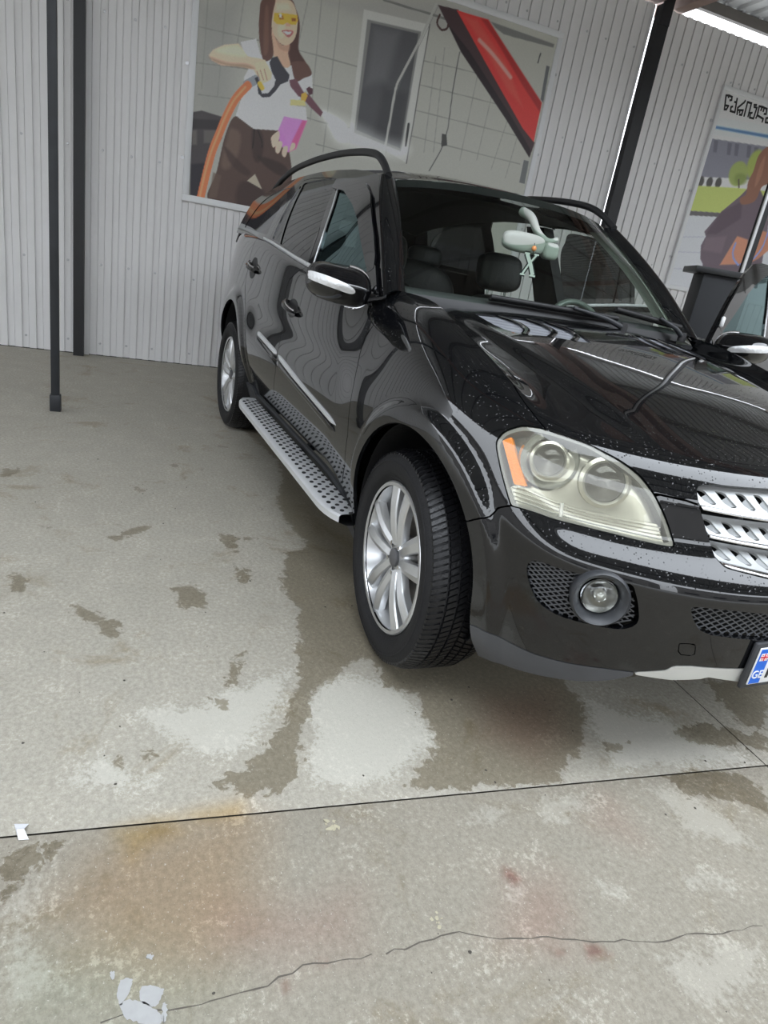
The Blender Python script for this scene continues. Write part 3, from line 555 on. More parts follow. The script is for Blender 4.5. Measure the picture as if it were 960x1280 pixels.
STAINS={
 'wet':[[(-2.862,-0.808),(-2.398,-0.74),(-2.072,-0.715),(-1.776,-0.781),(-1.456,-0.896),(-1.133,-0.916),(-0.898,-0.882),(-0.738,-1.041),(-0.523,-1.114),(-0.297,-1.104),(-0.135,-1.15),(-0.059,-1.089),(-0.082,-0.959),(0.096,-0.936),(0.206,-0.952),(0.257,-0.859),(0.42,-0.881),(0.505,-0.902),(0.624,-1.081),(0.667,-0.956),(0.71,-0.611),(0.586,-0.43),(0.414,-0.284),(0.276,-0.283),(0.288,-0.068),(0.425,0.598),(0.291,0.819),(-0.563,1.923),(-1.873,0.651),(-3.41,0.12),(-3.807,-0.409)],[(-0.818,-1.02),(-0.453,-1.093),(-0.24,-1.111),(0.117,-1.221),(0.315,-1.319),(0.465,-1.456),(0.494,-1.584),(0.548,-1.494),(0.574,-1.355),(0.495,-1.322),(0.406,-1.294),(0.204,-1.199),(0.061,-1.012),(0.005,-0.899),(-0.302,-0.878),(-0.81,-0.85)],[(-1.004,-1.763),(-1.02,-1.718),(-1.095,-1.648),(-1.13,-1.574),(-1.085,-1.577),(-1.03,-1.652),(-0.97,-1.704),(-0.971,-1.751)],[(-1.842,-2.229),(-1.852,-2.122),(-1.74,-2.168),(-1.724,-2.219)],[(-0.428,-1.883),(-0.408,-1.828),(-0.29,-1.735),(-0.226,-1.732),(-0.215,-1.776),(-0.302,-1.829),(-0.372,-1.872)],[(-0.521,-1.539),(-0.553,-1.461),(-0.453,-1.415),(-0.365,-1.443),(-0.375,-1.527)],[(-1.035,-1.278),(-0.997,-1.202),(-0.829,-1.234),(-0.913,-1.272)],[(-0.988,-1.185),(-0.985,-1.11),(-0.942,-1.139),(-0.944,-1.184)],[(-0.695,-1.269),(-0.655,-1.218),(-0.566,-1.221),(-0.553,-1.272)],[(-1.63,-1.615),(-1.558,-1.543),(-1.534,-1.583)],[(-1.118,-2.001),(-1.109,-1.957),(-1.092,-1.992)],[(-2.422,-1.053),(-2.381,-0.978),(-2.347,-1.04)],[(-0.073,-1.389),(-0.062,-1.344),(0.024,-1.388),(0.115,-1.419),(0.108,-1.455),(0.019,-1.42)],[(-0.695,-2.096),(-0.657,-2.021),(-0.544,-2.04),(-0.548,-2.084)],[(-2.019,-1.373),(-1.973,-1.334),(-1.947,-1.381)],[(-1.948,-1.225),(-1.93,-1.196),(-1.906,-1.231)],[(0.149,-1.504),(0.14,-1.448),(0.233,-1.46),(0.208,-1.496)],[(0.335,-1.779),(0.358,-1.746),(0.397,-1.767)],[(0.327,-1.71),(0.351,-1.671),(0.395,-1.71)],[(0.605,-2.013),(0.592,-1.939),(0.604,-1.891),(0.678,-1.964),(0.723,-2.003)],[(0.586,-0.046),(0.594,0.097),(0.696,0.295),(0.759,0.214),(0.716,0.149),(0.664,-0.054)],[(0.763,-0.26),(0.766,-0.093),(0.825,0.016),(0.897,0.035),(0.969,-0.058),(0.896,-0.105),(0.847,-0.248)],[(0.381,0.334),(0.432,0.636),(0.68,0.316),(0.643,0.239),(0.496,0.289)],[(0.591,-0.363),(0.611,-0.264),(0.647,-0.313),(0.625,-0.375)]],
 'white':[[(0.165,-1.725),(0.159,-1.558),(0.053,-1.343),(0.035,-1.176),(0.295,-1.326),(0.417,-1.467),(0.391,-1.589),(0.325,-1.684)],[(0.425,-1.946),(0.328,-1.812),(0.432,-1.674),(0.494,-1.642),(0.483,-1.807)],[(0.573,-2.016),(0.59,-1.859),(0.69,-1.919),(0.854,-1.953),(0.842,-1.992)],[(0.12,-1.201),(0.118,-0.945),(0.257,-0.859),(0.488,-0.902),(0.624,-1.081),(0.579,-1.335)],[(0.375,-0.253),(0.528,-0.024),(0.817,0.138),(0.708,-0.431),(0.538,-0.385)],[(0.722,-0.718),(0.764,-0.538),(0.861,-0.672),(0.836,-0.772)],[(0.71,-0.955),(0.737,-0.781),(0.835,-0.883),(0.784,-0.984)],[(0.759,-0.352),(0.821,-0.221),(1.034,-0.142),(1.074,-0.194),(0.967,-0.406),(0.86,-0.387)],[(0.98,-0.742),(1.041,-0.643),(1.079,-0.703),(1.055,-0.755)],[(1.016,-0.513),(1.082,-0.357),(1.147,-0.376),(1.106,-0.524)],[(0.947,-0.954),(0.986,-0.89),(1.028,-0.964),(1.001,-0.989)],[(1.166,-0.997),(1.172,-0.919),(1.251,-0.981),(1.229,-1.052)],[(1.17,-0.738),(1.243,-0.413),(1.379,-0.588),(1.303,-0.756)],[(0.741,-2.001),(0.817,-1.915),(0.956,-1.859),(0.945,-1.983)],[(1.15,-1.214),(1.186,-1.144),(1.209,-1.167),(1.191,-1.227)]],
 'rust':[[(0.753,-1.896),(0.653,-1.828),(0.615,-1.62),(0.593,-1.503),(0.655,-1.458),(0.873,-1.526),(0.961,-1.638),(0.948,-1.738),(0.869,-1.845)]],
 'pink':[[(0.855,-1.589),(0.9,-1.429),(0.891,-1.318),(0.993,-1.355),(0.969,-1.499),(0.923,-1.601)],[(0.308,-0.626),(0.333,-0.361),(0.541,-0.467),(0.615,-0.628),(0.489,-0.721)],[(1.035,-1.011),(1.057,-0.896),(1.118,-0.919),(1.075,-1.037)],[(0.961,-0.941),(0.98,-0.827),(1.054,-0.871),(1.055,-0.939)],[(0.801,-0.511),(0.922,-0.534),(0.866,-0.596)]],
 'green':[[(0.854,-1.953),(0.869,-1.789),(0.999,-1.615),(1.04,-1.719),(0.967,-1.958)]],
 'dark':[],
 'splat':[[(0.943,-1.793),(0.94,-1.775),(0.959,-1.774),(0.984,-1.791),(0.974,-1.799)],[(0.965,-1.756),(0.967,-1.736),(0.979,-1.721),(1.001,-1.732),(1.0,-1.747),(0.985,-1.761)],[(0.982,-1.794),(0.983,-1.768),(1.015,-1.733),(1.036,-1.732),(1.021,-1.77),(1.005,-1.789)],[(0.921,-1.808),(0.922,-1.8),(0.937,-1.806)],[(0.905,-1.743),(0.908,-1.733),(0.917,-1.735),(0.913,-1.743)],[(1.004,-1.723),(1.012,-1.717),(1.037,-1.724),(1.023,-1.728)]],
 'ochre':[[(0.597,-1.785),(0.589,-1.751),(0.59,-1.662),(0.631,-1.649),(0.656,-1.73),(0.682,-1.756)],[(0.585,-1.616),(0.581,-1.5),(0.62,-1.508),(0.607,-1.601)]],
 'darkred':[[(0.915,-0.939),(0.928,-0.919),(0.958,-0.911),(0.964,-0.938),(0.937,-0.948)],[(1.133,-0.866),(1.141,-0.839),(1.173,-0.822),(1.162,-0.878)],[(1.122,-0.954),(1.134,-0.921),(1.139,-0.935)],[(1.026,-1.51),(1.029,-1.503),(1.046,-1.502),(1.044,-1.51)],[(1.009,-1.429),(1.013,-1.417),(1.017,-1.421)]],
 'cream':[[(0.701,-1.331),(0.677,-1.303),(0.699,-1.278),(0.732,-1.292),(0.73,-1.325)],[(0.983,-1.157),(0.99,-1.138),(1.006,-1.155),(0.999,-1.168)]],
}
CRACKS=[[(1.005,-1.828),(1.003,-1.776),(1.016,-1.716),(1.024,-1.662),(1.029,-1.62),(1.029,-1.561),(1.023,-1.513),(1.011,-1.462),(1.014,-1.414),(1.027,-1.35),(1.029,-1.298)],[(1.03,-1.299),(1.033,-1.246),(1.028,-1.187),(1.033,-1.122),(1.06,-1.068),(1.084,-1.001),(1.102,-0.929),(1.135,-0.845),(1.153,-0.77),(1.181,-0.678),(1.189,-0.612),(1.207,-0.504),(1.219,-0.382)]]
# ================================================================ the wash bay
WA=np.array([-5.19118781,-2.52414607,0.]); WT=np.array([.06735354,.99772917,0.]); WN=np.array([.99772917,-.06735354,0.])
WROT=math.atan2(WT[1],WT[0])
def WP(s,z,d=0.): return WA+WT*s+WN*d+np.array([0,0,z])
def wpts(L): return [WP(*q) for q in L]
def lin(c):
    c=np.asarray(c,float)/255.; return np.where(c<=.04045,c/12.92,((c+.055)/1.055)**2.4)
SHEET=mat('grey_painted_sheet',(.76,.752,.748),.42,noise=(3,.05),bump=(4,.04))
POSTM=mat('black_painted_steel',(.012,.012,.014),.45,noise=(12,.3))
ROOFM=mat('bare_roof_sheet',(.29,.29,.285),.4,.3,noise=(5,.15))
PRIMER=mat('red_oxide_primer',(.33,.23,.20),.6,noise=(9,.25))
GALV=mat('grey_steel_beam',(.10,.09,.08),.55,noise=(9,.2))
ZINC=mat('zinc_screw',(.55,.55,.56),.35,.8)
FRAMEM=mat('white_banner_frame',(.76,.77,.78),.45,noise=(6,.05))
def wallempty(name):
    o=bpy.data.objects.new(name,None); COLL.objects.link(o); o.location=tuple(WA); o.rotation_euler=(0,0,WROT); o['kind']='structure'; return o
# wall of corrugated sheets -------------------------------------------------------------------------
wall=wallempty('wall_back')
def sheet_mesh(w,h,z0):
    per=.1165; prof=[]; x=0.
    while x<w-1e-6:
        for dx,d in ((0,.004),(.004,.004),(.0045,0.),(.054,0.),(.0545,.010),(.0590,.010),(.0595,-.012),(.1155,-.012)):
            if x+dx<w-.001: prof.append((x+dx,d))
        x+=per
    prof.append((w-.0008,-.012)); prof.append((w-.0002,.0075)); prof.append((w+.03,.0075))
    m=M(); n=len(prof); V=[(x,d,z) for z in (z0,z0+h) for x,d in prof]; F=[(i,i+1,n+i+1,n+i) for i in range(n-1)]
    m.add(V,F); me=bpy.data.meshes.new('corrugated_sheet'); me.from_pydata([tuple(v) for v in V],[],F); me.materials.append(SHEET); return me
sm=M().lathe([(.0005,-.008),(.006,-.008),(.0065,-.004),(.011,-.003),(.011,0)],8,axis=1); SCREWME=bpy.data.meshes.new('screw'); SCREWME.from_pydata([tuple(map(float,v)) for v in sm.V],[],sm.F); SCREWME.materials.append(ZINC)
SW=1.165; full=sheet_mesh(SW,4.118,.012); HALF={}
def bay(s0,s1,anchor):
    """sheets laid from the anchor side"""
    s=s0 if anchor=='left' else s1
    while True:
        rest=(s1-s) if anchor=='left' else (s-s0)
        if rest<.03: break
        w=min(SW,rest); 
        if w<SW-1e-3:
            me=HALF.setdefault(round(w,3),sheet_mesh(w,4.118,.012))
        else: me=full
        o=bpy.data.objects.new('corrugated_sheet',me); COLL.objects.link(o); o.parent=wall
        x=s if anchor=='left' else s-w; o.location=(x,0,0)
        if -.8<x+w/2<8.6:
            k=.0290+.1165*random.choice((0,1)); 
            while k<w-.02:
                for z in (.12,.826,1.765,2.775,3.72):
                    c=bpy.data.objects.new('screw',SCREWME); COLL.objects.link(c); c.parent=o; c.location=(k,-.0+(-.0),z+random.uniform(-.012,.012))
                k+=.1165*random.choice((2,3,3))
        s+=w if anchor=='left' else -w
bay(-9.0,.650,'right'); bay(.690,5.955,'left'); bay(6.110,13.2,'left')
for s0_,s1_ in ((-9,.65),(.69,5.95),(6.11,13.2)): M().box(((s0_+s1_)/2,.035,.03),(s1_-s0_,.03,.12)).build('plinth',mat('gap_backing',(.05,.048,.045),.8) if 'gap_backing' not in MATS else MATS['gap_backing'],wall)
M().prism([(5.93,0),(5.995,0),(5.993,2.75),(5.962,4.12),(5.93,4.12)],.011,.017,(0,2,1)).build('flashing',SHEET,wall)
M().prism([(.64,0),(.74,0),(.74,4.1),(.64,4.1)],.011,.017,(0,2,1)).build('flashing',SHEET,wall)
# plinth strips behind the sheets are added to block daylight in the bottom gap
# posts
def boxW(s0,s1,z0,z1,d0,d1):
    V=[WP(s,z,d) for z in (z0,z1) for s,d in ((s0,d0),(s1,d0),(s1,d1),(s0,d1))]
    return V,[(0,1,2,3),(7,6,5,4),(0,4,5,1),(1,5,6,2),(2,6,7,3),(3,7,4,0)]
def post(label,s0,s1,grp):
    root=thing('steel_post',label,'post',tuple(WP((s0+s1)/2,0,.05)),grp)
    inv=lambda V:[np.array(v)-WP((s0+s1)/2,0,.05) for v in V]
    V,F=boxW(s0,s1,0,4.12,.016,.10); obj('shaft',inv(V),F,POSTM,root)
    V,F=boxW(s0+.004,s1-.004,3.95,4.25,.10,.112); obj('top_plate',inv(V),F,POSTM,root)
post('wide black steel post against the wall, just right of the thin free-standing pole',.612,.700,'wall posts')
post('wide black steel post against the grey wall between the two banners',5.985,6.122,'wall posts')
post('black steel post against the wall far to the side, out of the picture',11.4,11.52,'wall posts') if 0 else None
# thin free standing pole
root=thing('steel_pole','thin dark square pole standing free on the concrete in front of the wall','pole',(-3.043,-2.01,0))
M().box((0,0,2.2),(.050,.050,4.4),R=rotz(WROT),bev=.004).build('shaft',mat('weathered_black_steel',(.022,.024,.028),.5,noise=(8,.5)),root,40)
M().box((0,0,.055),(.066,.066,.11),R=rotz(WROT),bev=.004).build('collar',MATS['weathered_black_steel'],root,40)
# banners --------------------------------------------------------------------------------------------
def paint_art(ops,s0,s1,z0,z1,res,bg):
    nx=int((s1-s0)/res)+1; nz=int((z1-z0)/res)+1; xs=np.linspace(s0,s1,nx); zs=np.linspace(z0,z1,nz); X,Z=np.meshgrid(xs,zs,indexing='ij')
    img=np.empty((nx,nz,3)); img[:]=bg
    for o in ops:
        if o[0]=='p':
            _,col,pts,soft,al,sm=o; pts=crv(pts,n=5) if sm else np.array(pts)
            x0,x1=pts[:,0].min()-soft,pts[:,0].max()+soft; y0,y1=pts[:,1].min()-soft,pts[:,1].max()+soft
        elif o[0]=='l':
            _,col,pts,w_,al,soft=o; pts=crv(pts,closed=False,n=6) if len(pts)>2 else np.array(pts); mg=w_/2+soft
            x0,x1=pts[:,0].min()-mg,pts[:,0].max()+mg; y0,y1=pts[:,1].min()-mg,pts[:,1].max()+mg
        else:
            _,col,c,rr,al,soft=o; x0,x1,y0,y1=c[0]-rr[0]*1.3,c[0]+rr[0]*1.3,c[1]-rr[1]*1.3,c[1]+rr[1]*1.3
        i0,i1=np.searchsorted(xs,(x0,x1)); j0,j1=np.searchsorted(zs,(y0,y1)); i1=min(nx,i1+1); j1=min(nz,j1+1); i0=max(0,i0-1); j0=max(0,j0-1)
        if i0>=i1 or j0>=j1: continue
        x,z=X[i0:i1,j0:j1],Z[i0:i1,j0:j1]
        if o[0]=='p': d=sdf(pts,x,z); a=np.clip(.5+d/soft,0,1)
        elif o[0]=='l':
            d=np.full(x.shape,1e9)
            for q in range(len(pts)-1):
                ax,ay=pts[q]; ex,ey=pts[q+1]-pts[q]; t=np.clip(((x-ax)*ex+(z-ay)*ey)/(ex*ex+ey*ey+1e-12),0,1); d=np.minimum(d,np.hypot(x-ax-t*ex,z-ay-t*ey))
            a=np.clip(.5+(w_/2-d)/soft,0,1)
        else: d=1-np.hypot((x-c[0])/rr[0],(z-c[1])/rr[1]); a=np.clip(.5+d/(soft/min(rr)),0,1)
        a=(a*a*(3-2*a)*al)[...,None]; img[i0:i1,j0:j1]=img[i0:i1,j0:j1]*(1-a)+np.array(col,float)*a
    return xs,zs,img
def print_mat(name,rough=.38):
    m,nt,b=new_mat(name); at=nt.nodes.new('ShaderNodeAttribute'); at.attribute_name='print'; tc=nt.nodes.new('ShaderNodeTexCoord'); n=nt.nodes.new('ShaderNodeTexNoise'); n.inputs['Scale'].default_value=90
    nt.links.new(tc.outputs['Object'],n.inputs[0]); r=nt.nodes.new('ShaderNodeMapRange'); r.inputs[3].default_value=.93; r.inputs[4].default_value=1.07; nt.links.new(n.outputs[0],r.inputs[0])
    mx=nt.nodes.new('ShaderNodeVectorMath'); mx.operation='SCALE'; nt.links.new(at.outputs['Color'],mx.inputs[0]); nt.links.new(r.outputs[0],mx.inputs['Scale']); nt.links.new(mx.outputs[0],b.inputs['Base Color']); b.inputs['Roughness'].default_value=rough; b.inputs['Specular IOR Level'].default_value=.3
    return m
PRINT=print_mat('printed_vinyl'); ARTK=1.95
def banner(label,s0,s1,z0,z1,ops,res,bg,fw=.055):
    org=WP(s0,z0,.0); root=thing('banner',label,'banner',tuple(org),None,WROT)
    loc=lambda s,z,d:(s-s0,-d,z-z0)
    xs,zs,img=paint_art(ops,s0+fw*.6,s1-fw*.6,z0+fw*.6,z1-fw*.6,res,bg)
    nx,nz=len(xs),len(zs); X,Z=np.meshgrid(xs,zs,indexing='ij'); V=np.stack([X.ravel()-s0,np.full(X.size,-.026),Z.ravel()-z0],-1)
    idx=np.arange(nx*nz).reshape(nx,nz); F=np.stack([idx[:-1,:-1],idx[1:,:-1],idx[1:,1:],idx[:-1,1:]],-1).reshape(-1,4)
    me=bpy.data.meshes.new('print'); me.from_pydata(V.tolist(),[],F.tolist()); me.materials.append(PRINT)
    at=me.color_attributes.new('print','FLOAT_COLOR','POINT'); col=np.ones((nx*nz,4)); li=lin(img.reshape(-1,3)); li=li*.95+li.mean(1,keepdims=True)*.05; col[:,:3]=np.clip(li*ARTK+.012,0,.80); at.data.foreach_set('color',col.ravel().astype(np.float32))
    o=bpy.data.objects.new('printed_sheet',me); COLL.objects.link(o); o.parent=root
    for (a,b,c,d) in ((s0,s1,z0,z0+fw),(s0,s1,z1-fw,z1),(s0,s0+fw,z0+fw,z1-fw),(s1-fw,s1,z0+fw,z1-fw)):
        M().box(((a+b)/2-s0,-.0205,(c+d)/2-z0),(b-a,.033,d-c),bev=.004).build('frame_bar',FRAMEM,root,40)
    for s in (s0-.012,s1+.012):
        for z in (z0+.35,(z0+z1)/2,z1-.35): M().box((s-s0,-.008,z-z0),(.035,.012,.022)).build('clip',ZINC,root)
    return root
b1=banner('large framed banner with a woman in yellow glasses spraying foam beside a red bonnet',1.505,4.995,1.492,3.640,ART1,.0065,(146,146,138))
b2=banner('framed banner with black Georgian lettering over a crouching person, right of the wall post',7.085,10.6,1.535,3.672,ART2,.010,(186,187,184),.05)
lm=M()
for g in LETTERS:
    for st in g:
        st=np.array(st); k=.0105
        for i in range(len(st)-1):
            a,b=st[i],st[i+1]; d=(b-a)/(np.linalg.norm(b-a)+1e-9); nn=np.array([-d[1],d[0]])*k; e=d*k*.8
            q=[a-e+nn,a-e-nn,b+e-nn,b+e+nn]; V=[(x-7.085,-.0275-.0002*(i%3),z-1.535) for x,z in q]; lm.add(V,[(3,2,1,0)])
lm.build('lettering',mat('black_print',(.012,.012,.013),.45),b2,None)
# concrete floor --------------------------------------------------------------------------------------
def floor_mat():
    m,nt,b=new_mat('stained_concrete'); N=nt.nodes.new; L=nt.links.new
    tc=N('ShaderNodeTexCoord')
    def noise(sc,det=6,rough=.6,dist=0):
        n=N('ShaderNodeTexNoise'); n.inputs['Scale'].default_value=sc; n.inputs['Detail'].default_value=det; n.inputs['Roughness'].default_value=rough; n.inputs['Distortion'].default_value=dist; L(tc.outputs['Object'],n.inputs['Vector']); return n.outputs['Fac']
    def math_(op,a,b_=None,c=None,cl=False):
        n=N('ShaderNodeMath'); n.operation=op; n.use_clamp=cl
        for i,x in enumerate((a,b_,c)):
            if x is None: continue
            if isinstance(x,(int,float)): n.inputs[i].default_value=x
            else: L(x,n.inputs[i])
        return n.outputs[0]
    def step(x,lo,hi):
        n=N('ShaderNodeMapRange'); n.interpolation_type='SMOOTHSTEP'; n.inputs[1].default_value=lo; n.inputs[2].default_value=hi; L(x,n.inputs[0]); return n.outputs[0]
    def mix(f,a,b_,mode='MIX'):
        n=N('ShaderNodeMix'); n.data_type='RGBA'; n.blend_type=mode
        for s,x in ((0,f),(6,a),(7,b_)):
            if isinstance(x,(int,float)): n.inputs[s].default_value=x
            elif isinstance(x,tuple): n.inputs[s].default_value=(*x,1)
            else: L(x,n.inputs[s])
        return n.outputs[2]
    def attr(nm):
        a=N('ShaderNodeAttribute'); a.attribute_name=nm; return a
    tint=attr('tint'); msk=attr('mask'); sp=N('ShaderNodeSeparateColor'); L(msk.outputs['Color'],sp.inputs[0])
    big=noise(1.3,5,.55); mid=noise(7,6,.65); fine=noise(70,5,.75); grit=noise(210,3,.7)
    c=mix(big,(.335,.312,.268),(.435,.410,.360)); c=mix(step(mid,.35,.7),mix(.28,c,(.24,.235,.21)),c)
    c=mix(.36,c,mix(step(fine,.30,.70),(.21,.20,.17),(.54,.52,.465)))
    blot=noise(3.2,7,.72,.8); c=mix(step(blot,.54,.70),c,mix(1.0,c,(.80,.755,.67),'MULTIPLY'))
    # bleached patches with a crazed edge
    vo=N('ShaderNodeTexVoronoi'); vo.feature='DISTANCE_TO_EDGE'; vo.inputs['Scale'].default_value=28; L(tc.outputs['Object'],vo.inputs['Vector'])
    wn=math_('ADD',sp.outputs[1],math_('MULTIPLY',math_('SUBTRACT',mid,.5),1.1)); wn=math_('ADD',wn,math_('MULTIPLY',math_('SUBTRACT',fine,.5),.9))
    wm=step(wn,.52,.78); c=mix(math_('MULTIPLY',wm,.72),c,(.50,.49,.45))
    # general crazing speckle, stronger towards the front of the slab
    cz=step(math_('ADD',fine,math_('MULTIPLY',math_('SUBTRACT',mid,.5),.9)),.60,.72); c=mix(math_('MULTIPLY',cz,math_('MULTIPLY_ADD',sp.outputs[2],.40,.22)),c,(.60,.585,.53))
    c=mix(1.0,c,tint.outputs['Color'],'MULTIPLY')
    # damp areas
    rag=noise(24,6,.68,.6); wet=math_('ADD',sp.outputs[0],math_('MULTIPLY',math_('SUBTRACT',mid,.5),.6)); wet=math_('ADD',wet,math_('MULTIPLY',math_('SUBTRACT',rag,.5),1.25))
    wt=step(wet,.49,.56); c=mix(wt,c,mix(1.0,c,(.58,.545,.48),'MULTIPLY'))
    c=mix(math_('MULTIPLY',step(grit,.60,.70),.6),c,mix(1.0,c,(.50,.47,.43),'MULTIPLY')); gr2=noise(130,3,.75); c=mix(math_('MULTIPLY',step(gr2,.62,.70),.45),c,(.62,.60,.55))
    L(c,b.inputs['Base Color'])
    ro=math_('SUBTRACT',.78,math_('MULTIPLY',wt,.34)); L(ro,b.inputs['Roughness']); b.inputs['Specular IOR Level'].default_value=.35
    bp=N('ShaderNodeBump'); bp.inputs['Strength'].default_value=.35; bp.inputs['Distance'].default_value=.004
    h=math_('ADD',math_('MULTIPLY',fine,.6),math_('MULTIPLY',grit,.5)); L(h,bp.inputs['Height']); L(bp.outputs[0],b.inputs['Normal'])
    return m
CONC=floor_mat()
E1=np.array([.1158,.99327]); E2=np.array([-.99327,.1158]); FO=np.array([.8072,.1432])
floor=struct(bpy.data.objects.new('floor',None)); COLL.objects.link(floor)
TINTS={'rust':((.93,.76,.60),.16,.85),'ochre':((1.0,.80,.42),.07,.8),'pink':((.95,.76,.74),.16,.75),'darkred':((.62,.38,.36),.02,.9),'green':((.88,.97,.90),.2,.8)}
def slab(ps,qs):
    Pg,Qg=np.meshgrid(ps,qs,indexing='ij'); XY=FO+Pg[...,None]*E1+Qg[...,None]*E2; x,y=XY[...,0].ravel(),XY[...,1].ravel(); n=x.size
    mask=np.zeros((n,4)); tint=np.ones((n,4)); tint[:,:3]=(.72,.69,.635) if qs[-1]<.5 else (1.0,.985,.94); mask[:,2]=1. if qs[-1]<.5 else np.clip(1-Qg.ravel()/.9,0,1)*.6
    def over(poly,mg):
        poly=np.array(poly); k=np.where((x>poly[:,0].min()-mg)&(x<poly[:,0].max()+mg)&(y>poly[:,1].min()-mg)&(y<poly[:,1].max()+mg))[0]
        return k,(sdf(poly,x[k],y[k]) if len(k) else None)
    for nm,ch,w_ in (('wet',0,.09),('white',1,.16)):
        for poly in STAINS[nm]:
            k,d=over(poly,w_)
            if len(k): mask[k,ch]=np.maximum(mask[k,ch],np.clip(.5+d/w_/1.2,0,1))
    for nm,(col,soft,al) in TINTS.items():
        for poly in STAINS[nm]:
            k,d=over(poly,soft)
            if len(k): a=np.clip(.5+d/soft/1.3,0,1); a=(a*a*(3-2*a)*al)[:,None]; tint[k,:3]*=1-a*(1-np.array(col))
    # wheels keep the ground moist under the car
    V=np.stack([x,y,np.zeros(n)],-1); a,b=Pg.shape; idx=np.arange(n).reshape(a,b); F=np.stack([idx[:-1,:-1],idx[:-1,1:],idx[1:,1:],idx[1:,:-1]],-1).reshape(-1,4)
    me=bpy.data.meshes.new('concrete_slab'); me.from_pydata(V.tolist(),[],F.tolist()); me.materials.append(CONC)
    for nm,ar in (('mask',mask),('tint',tint)):
        at=me.color_attributes.new(nm,'FLOAT_COLOR','POINT'); at.data.foreach_set('color',ar.ravel().astype(np.float32))
    o=bpy.data.objects.new('concrete_slab',me); COLL.objects.link(o); o.parent=floor
    return o
g=.0024; lnsp=lambda a,b,d: np.linspace(a,b,max(2,int(abs(b-a)/d)+1))
slA=slab(np.r_[lnsp(-9,-4.2,.3)[:-1],lnsp(-4.2,-g,.014)],np.r_[lnsp(g,3.2,.014)[:-1],lnsp(3.2,6.05,.05)])
slB=slab(np.r_[lnsp(g,1.2,.016)[:-1],lnsp(1.2,9,.15)],np.r_[lnsp(g,1.2,.016)[:-1],lnsp(1.2,6.05,.15)])
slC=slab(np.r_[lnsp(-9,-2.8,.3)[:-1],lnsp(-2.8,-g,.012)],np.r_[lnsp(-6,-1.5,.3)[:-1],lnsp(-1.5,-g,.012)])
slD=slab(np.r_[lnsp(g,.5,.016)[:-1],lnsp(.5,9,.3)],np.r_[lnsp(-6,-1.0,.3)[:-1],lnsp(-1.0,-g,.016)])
o=obj('joint_filler',[(*(FO+E1*a+E2*b),-.009) for a,b in ((-9,-6),(9,-6),(9,6.05),(-9,6.05))],[(0,1,2,3)],mat('joint_filler',(.085,.075,.062),.9,noise=(20,.4)),floor)
def ribbon(pts,w0,jit,z,step_=.02):
    out=[];P=np.array(pts)
    for i in range(len(P)-1):
        n=max(1,int(np.linalg.norm(P[i+1]-P[i])/step_)); 
        for k in range(n): out.append(P[i]+(P[i+1]-P[i])*k/n)
    out=np.array(out); out+=RNG.normal(0,jit,out.shape); T=np.gradient(out,axis=0); T/=np.linalg.norm(T,axis=1)[:,None]+1e-9; Nn=np.c_[-T[:,1],T[:,0]]
    w=w0*RNG.uniform(.35,1.3,len(out))[:,None]; A,B=out+Nn*w,out-Nn*w; n=len(out)
    return [(*q,z) for q in A]+[(*q,z) for q in B],[(i,n+i,n+i+1,i+1) for i in range(n-1)]
CRM=mat('crack_dirt',(.10,.088,.072),.9)
for c in CRACKS: V,F=ribbon(c,.0016,.0030,.0006); obj('crack',V,F,CRM,slC)
SPM=mat('pale_paint_splat',(.36,.36,.355),.6,noise=(60,.12)); CRE=mat('cream_paint_splat',(.40,.365,.26),.7,noise=(80,.25))
for nm,mt in (('splat',SPM),('cream',CRE)):
    for poly in STAINS[nm]:
        q=crv(poly,n=6); q=q+RNG.normal(0,.0012,q.shape)
        if nm=='cream':
            cc=q.mean(0); rr=np.ptp(q,axis=0).max()/2
            for k in range(9 if rr>.015 else 3):
                o_=cc+RNG.normal(0,rr*.45,2); r0=rr*RNG.uniform(.16,.34); ang=np.sort(RNG.uniform(0,2*math.pi,9)); obj('paint_fleck',[(o_[0]+r0*RNG.uniform(.5,1.3)*math.cos(t),o_[1]+r0*RNG.uniform(.5,1.3)*math.sin(t),.0008+.0001*k) for t in ang],[tuple(range(9))],mt,slC)
            continue
        obj('paint_splat',[(*v,.0008) for v in q],[tuple(range(len(q)))[::-1]] if 0 else [tuple(range(len(q)))],mt,slC)
# dry crumbs of dirt on the slabs
dm=M()
for k in range(140):
    x,y=RNG.uniform(-2.2,1.4),RNG.uniform(-2.9,.4); r=RNG.uniform(.0015,.0045); a=RNG.uniform(0,6); n=5
    dm.add([(x+r*math.cos(a+2*math.pi*i/n)*RNG.uniform(.6,1.5),y+r*math.sin(a+2*math.pi*i/n)*RNG.uniform(.6,1.4),.0004) for i in range(n)]+[(x,y,r*.9)],[(i,(i+1)%n,n) for i in range(n)])
o=dm.build('dirt_crumbs',mat('dark_dirt',(.07,.062,.052),.9),None,None); o['kind']='stuff'; o['label']='dark crumbs of dirt scattered over the concrete'; o['category']='dirt'
# ground outside
o=struct(obj('ground',[(-70,-70,-.03),(70,-70,-.03),(70,70,-.03),(-70,70,-.03)],[(0,1,2,3)],mat('yard_ground',(.30,.295,.28),.9,noise=(.8,.15))))
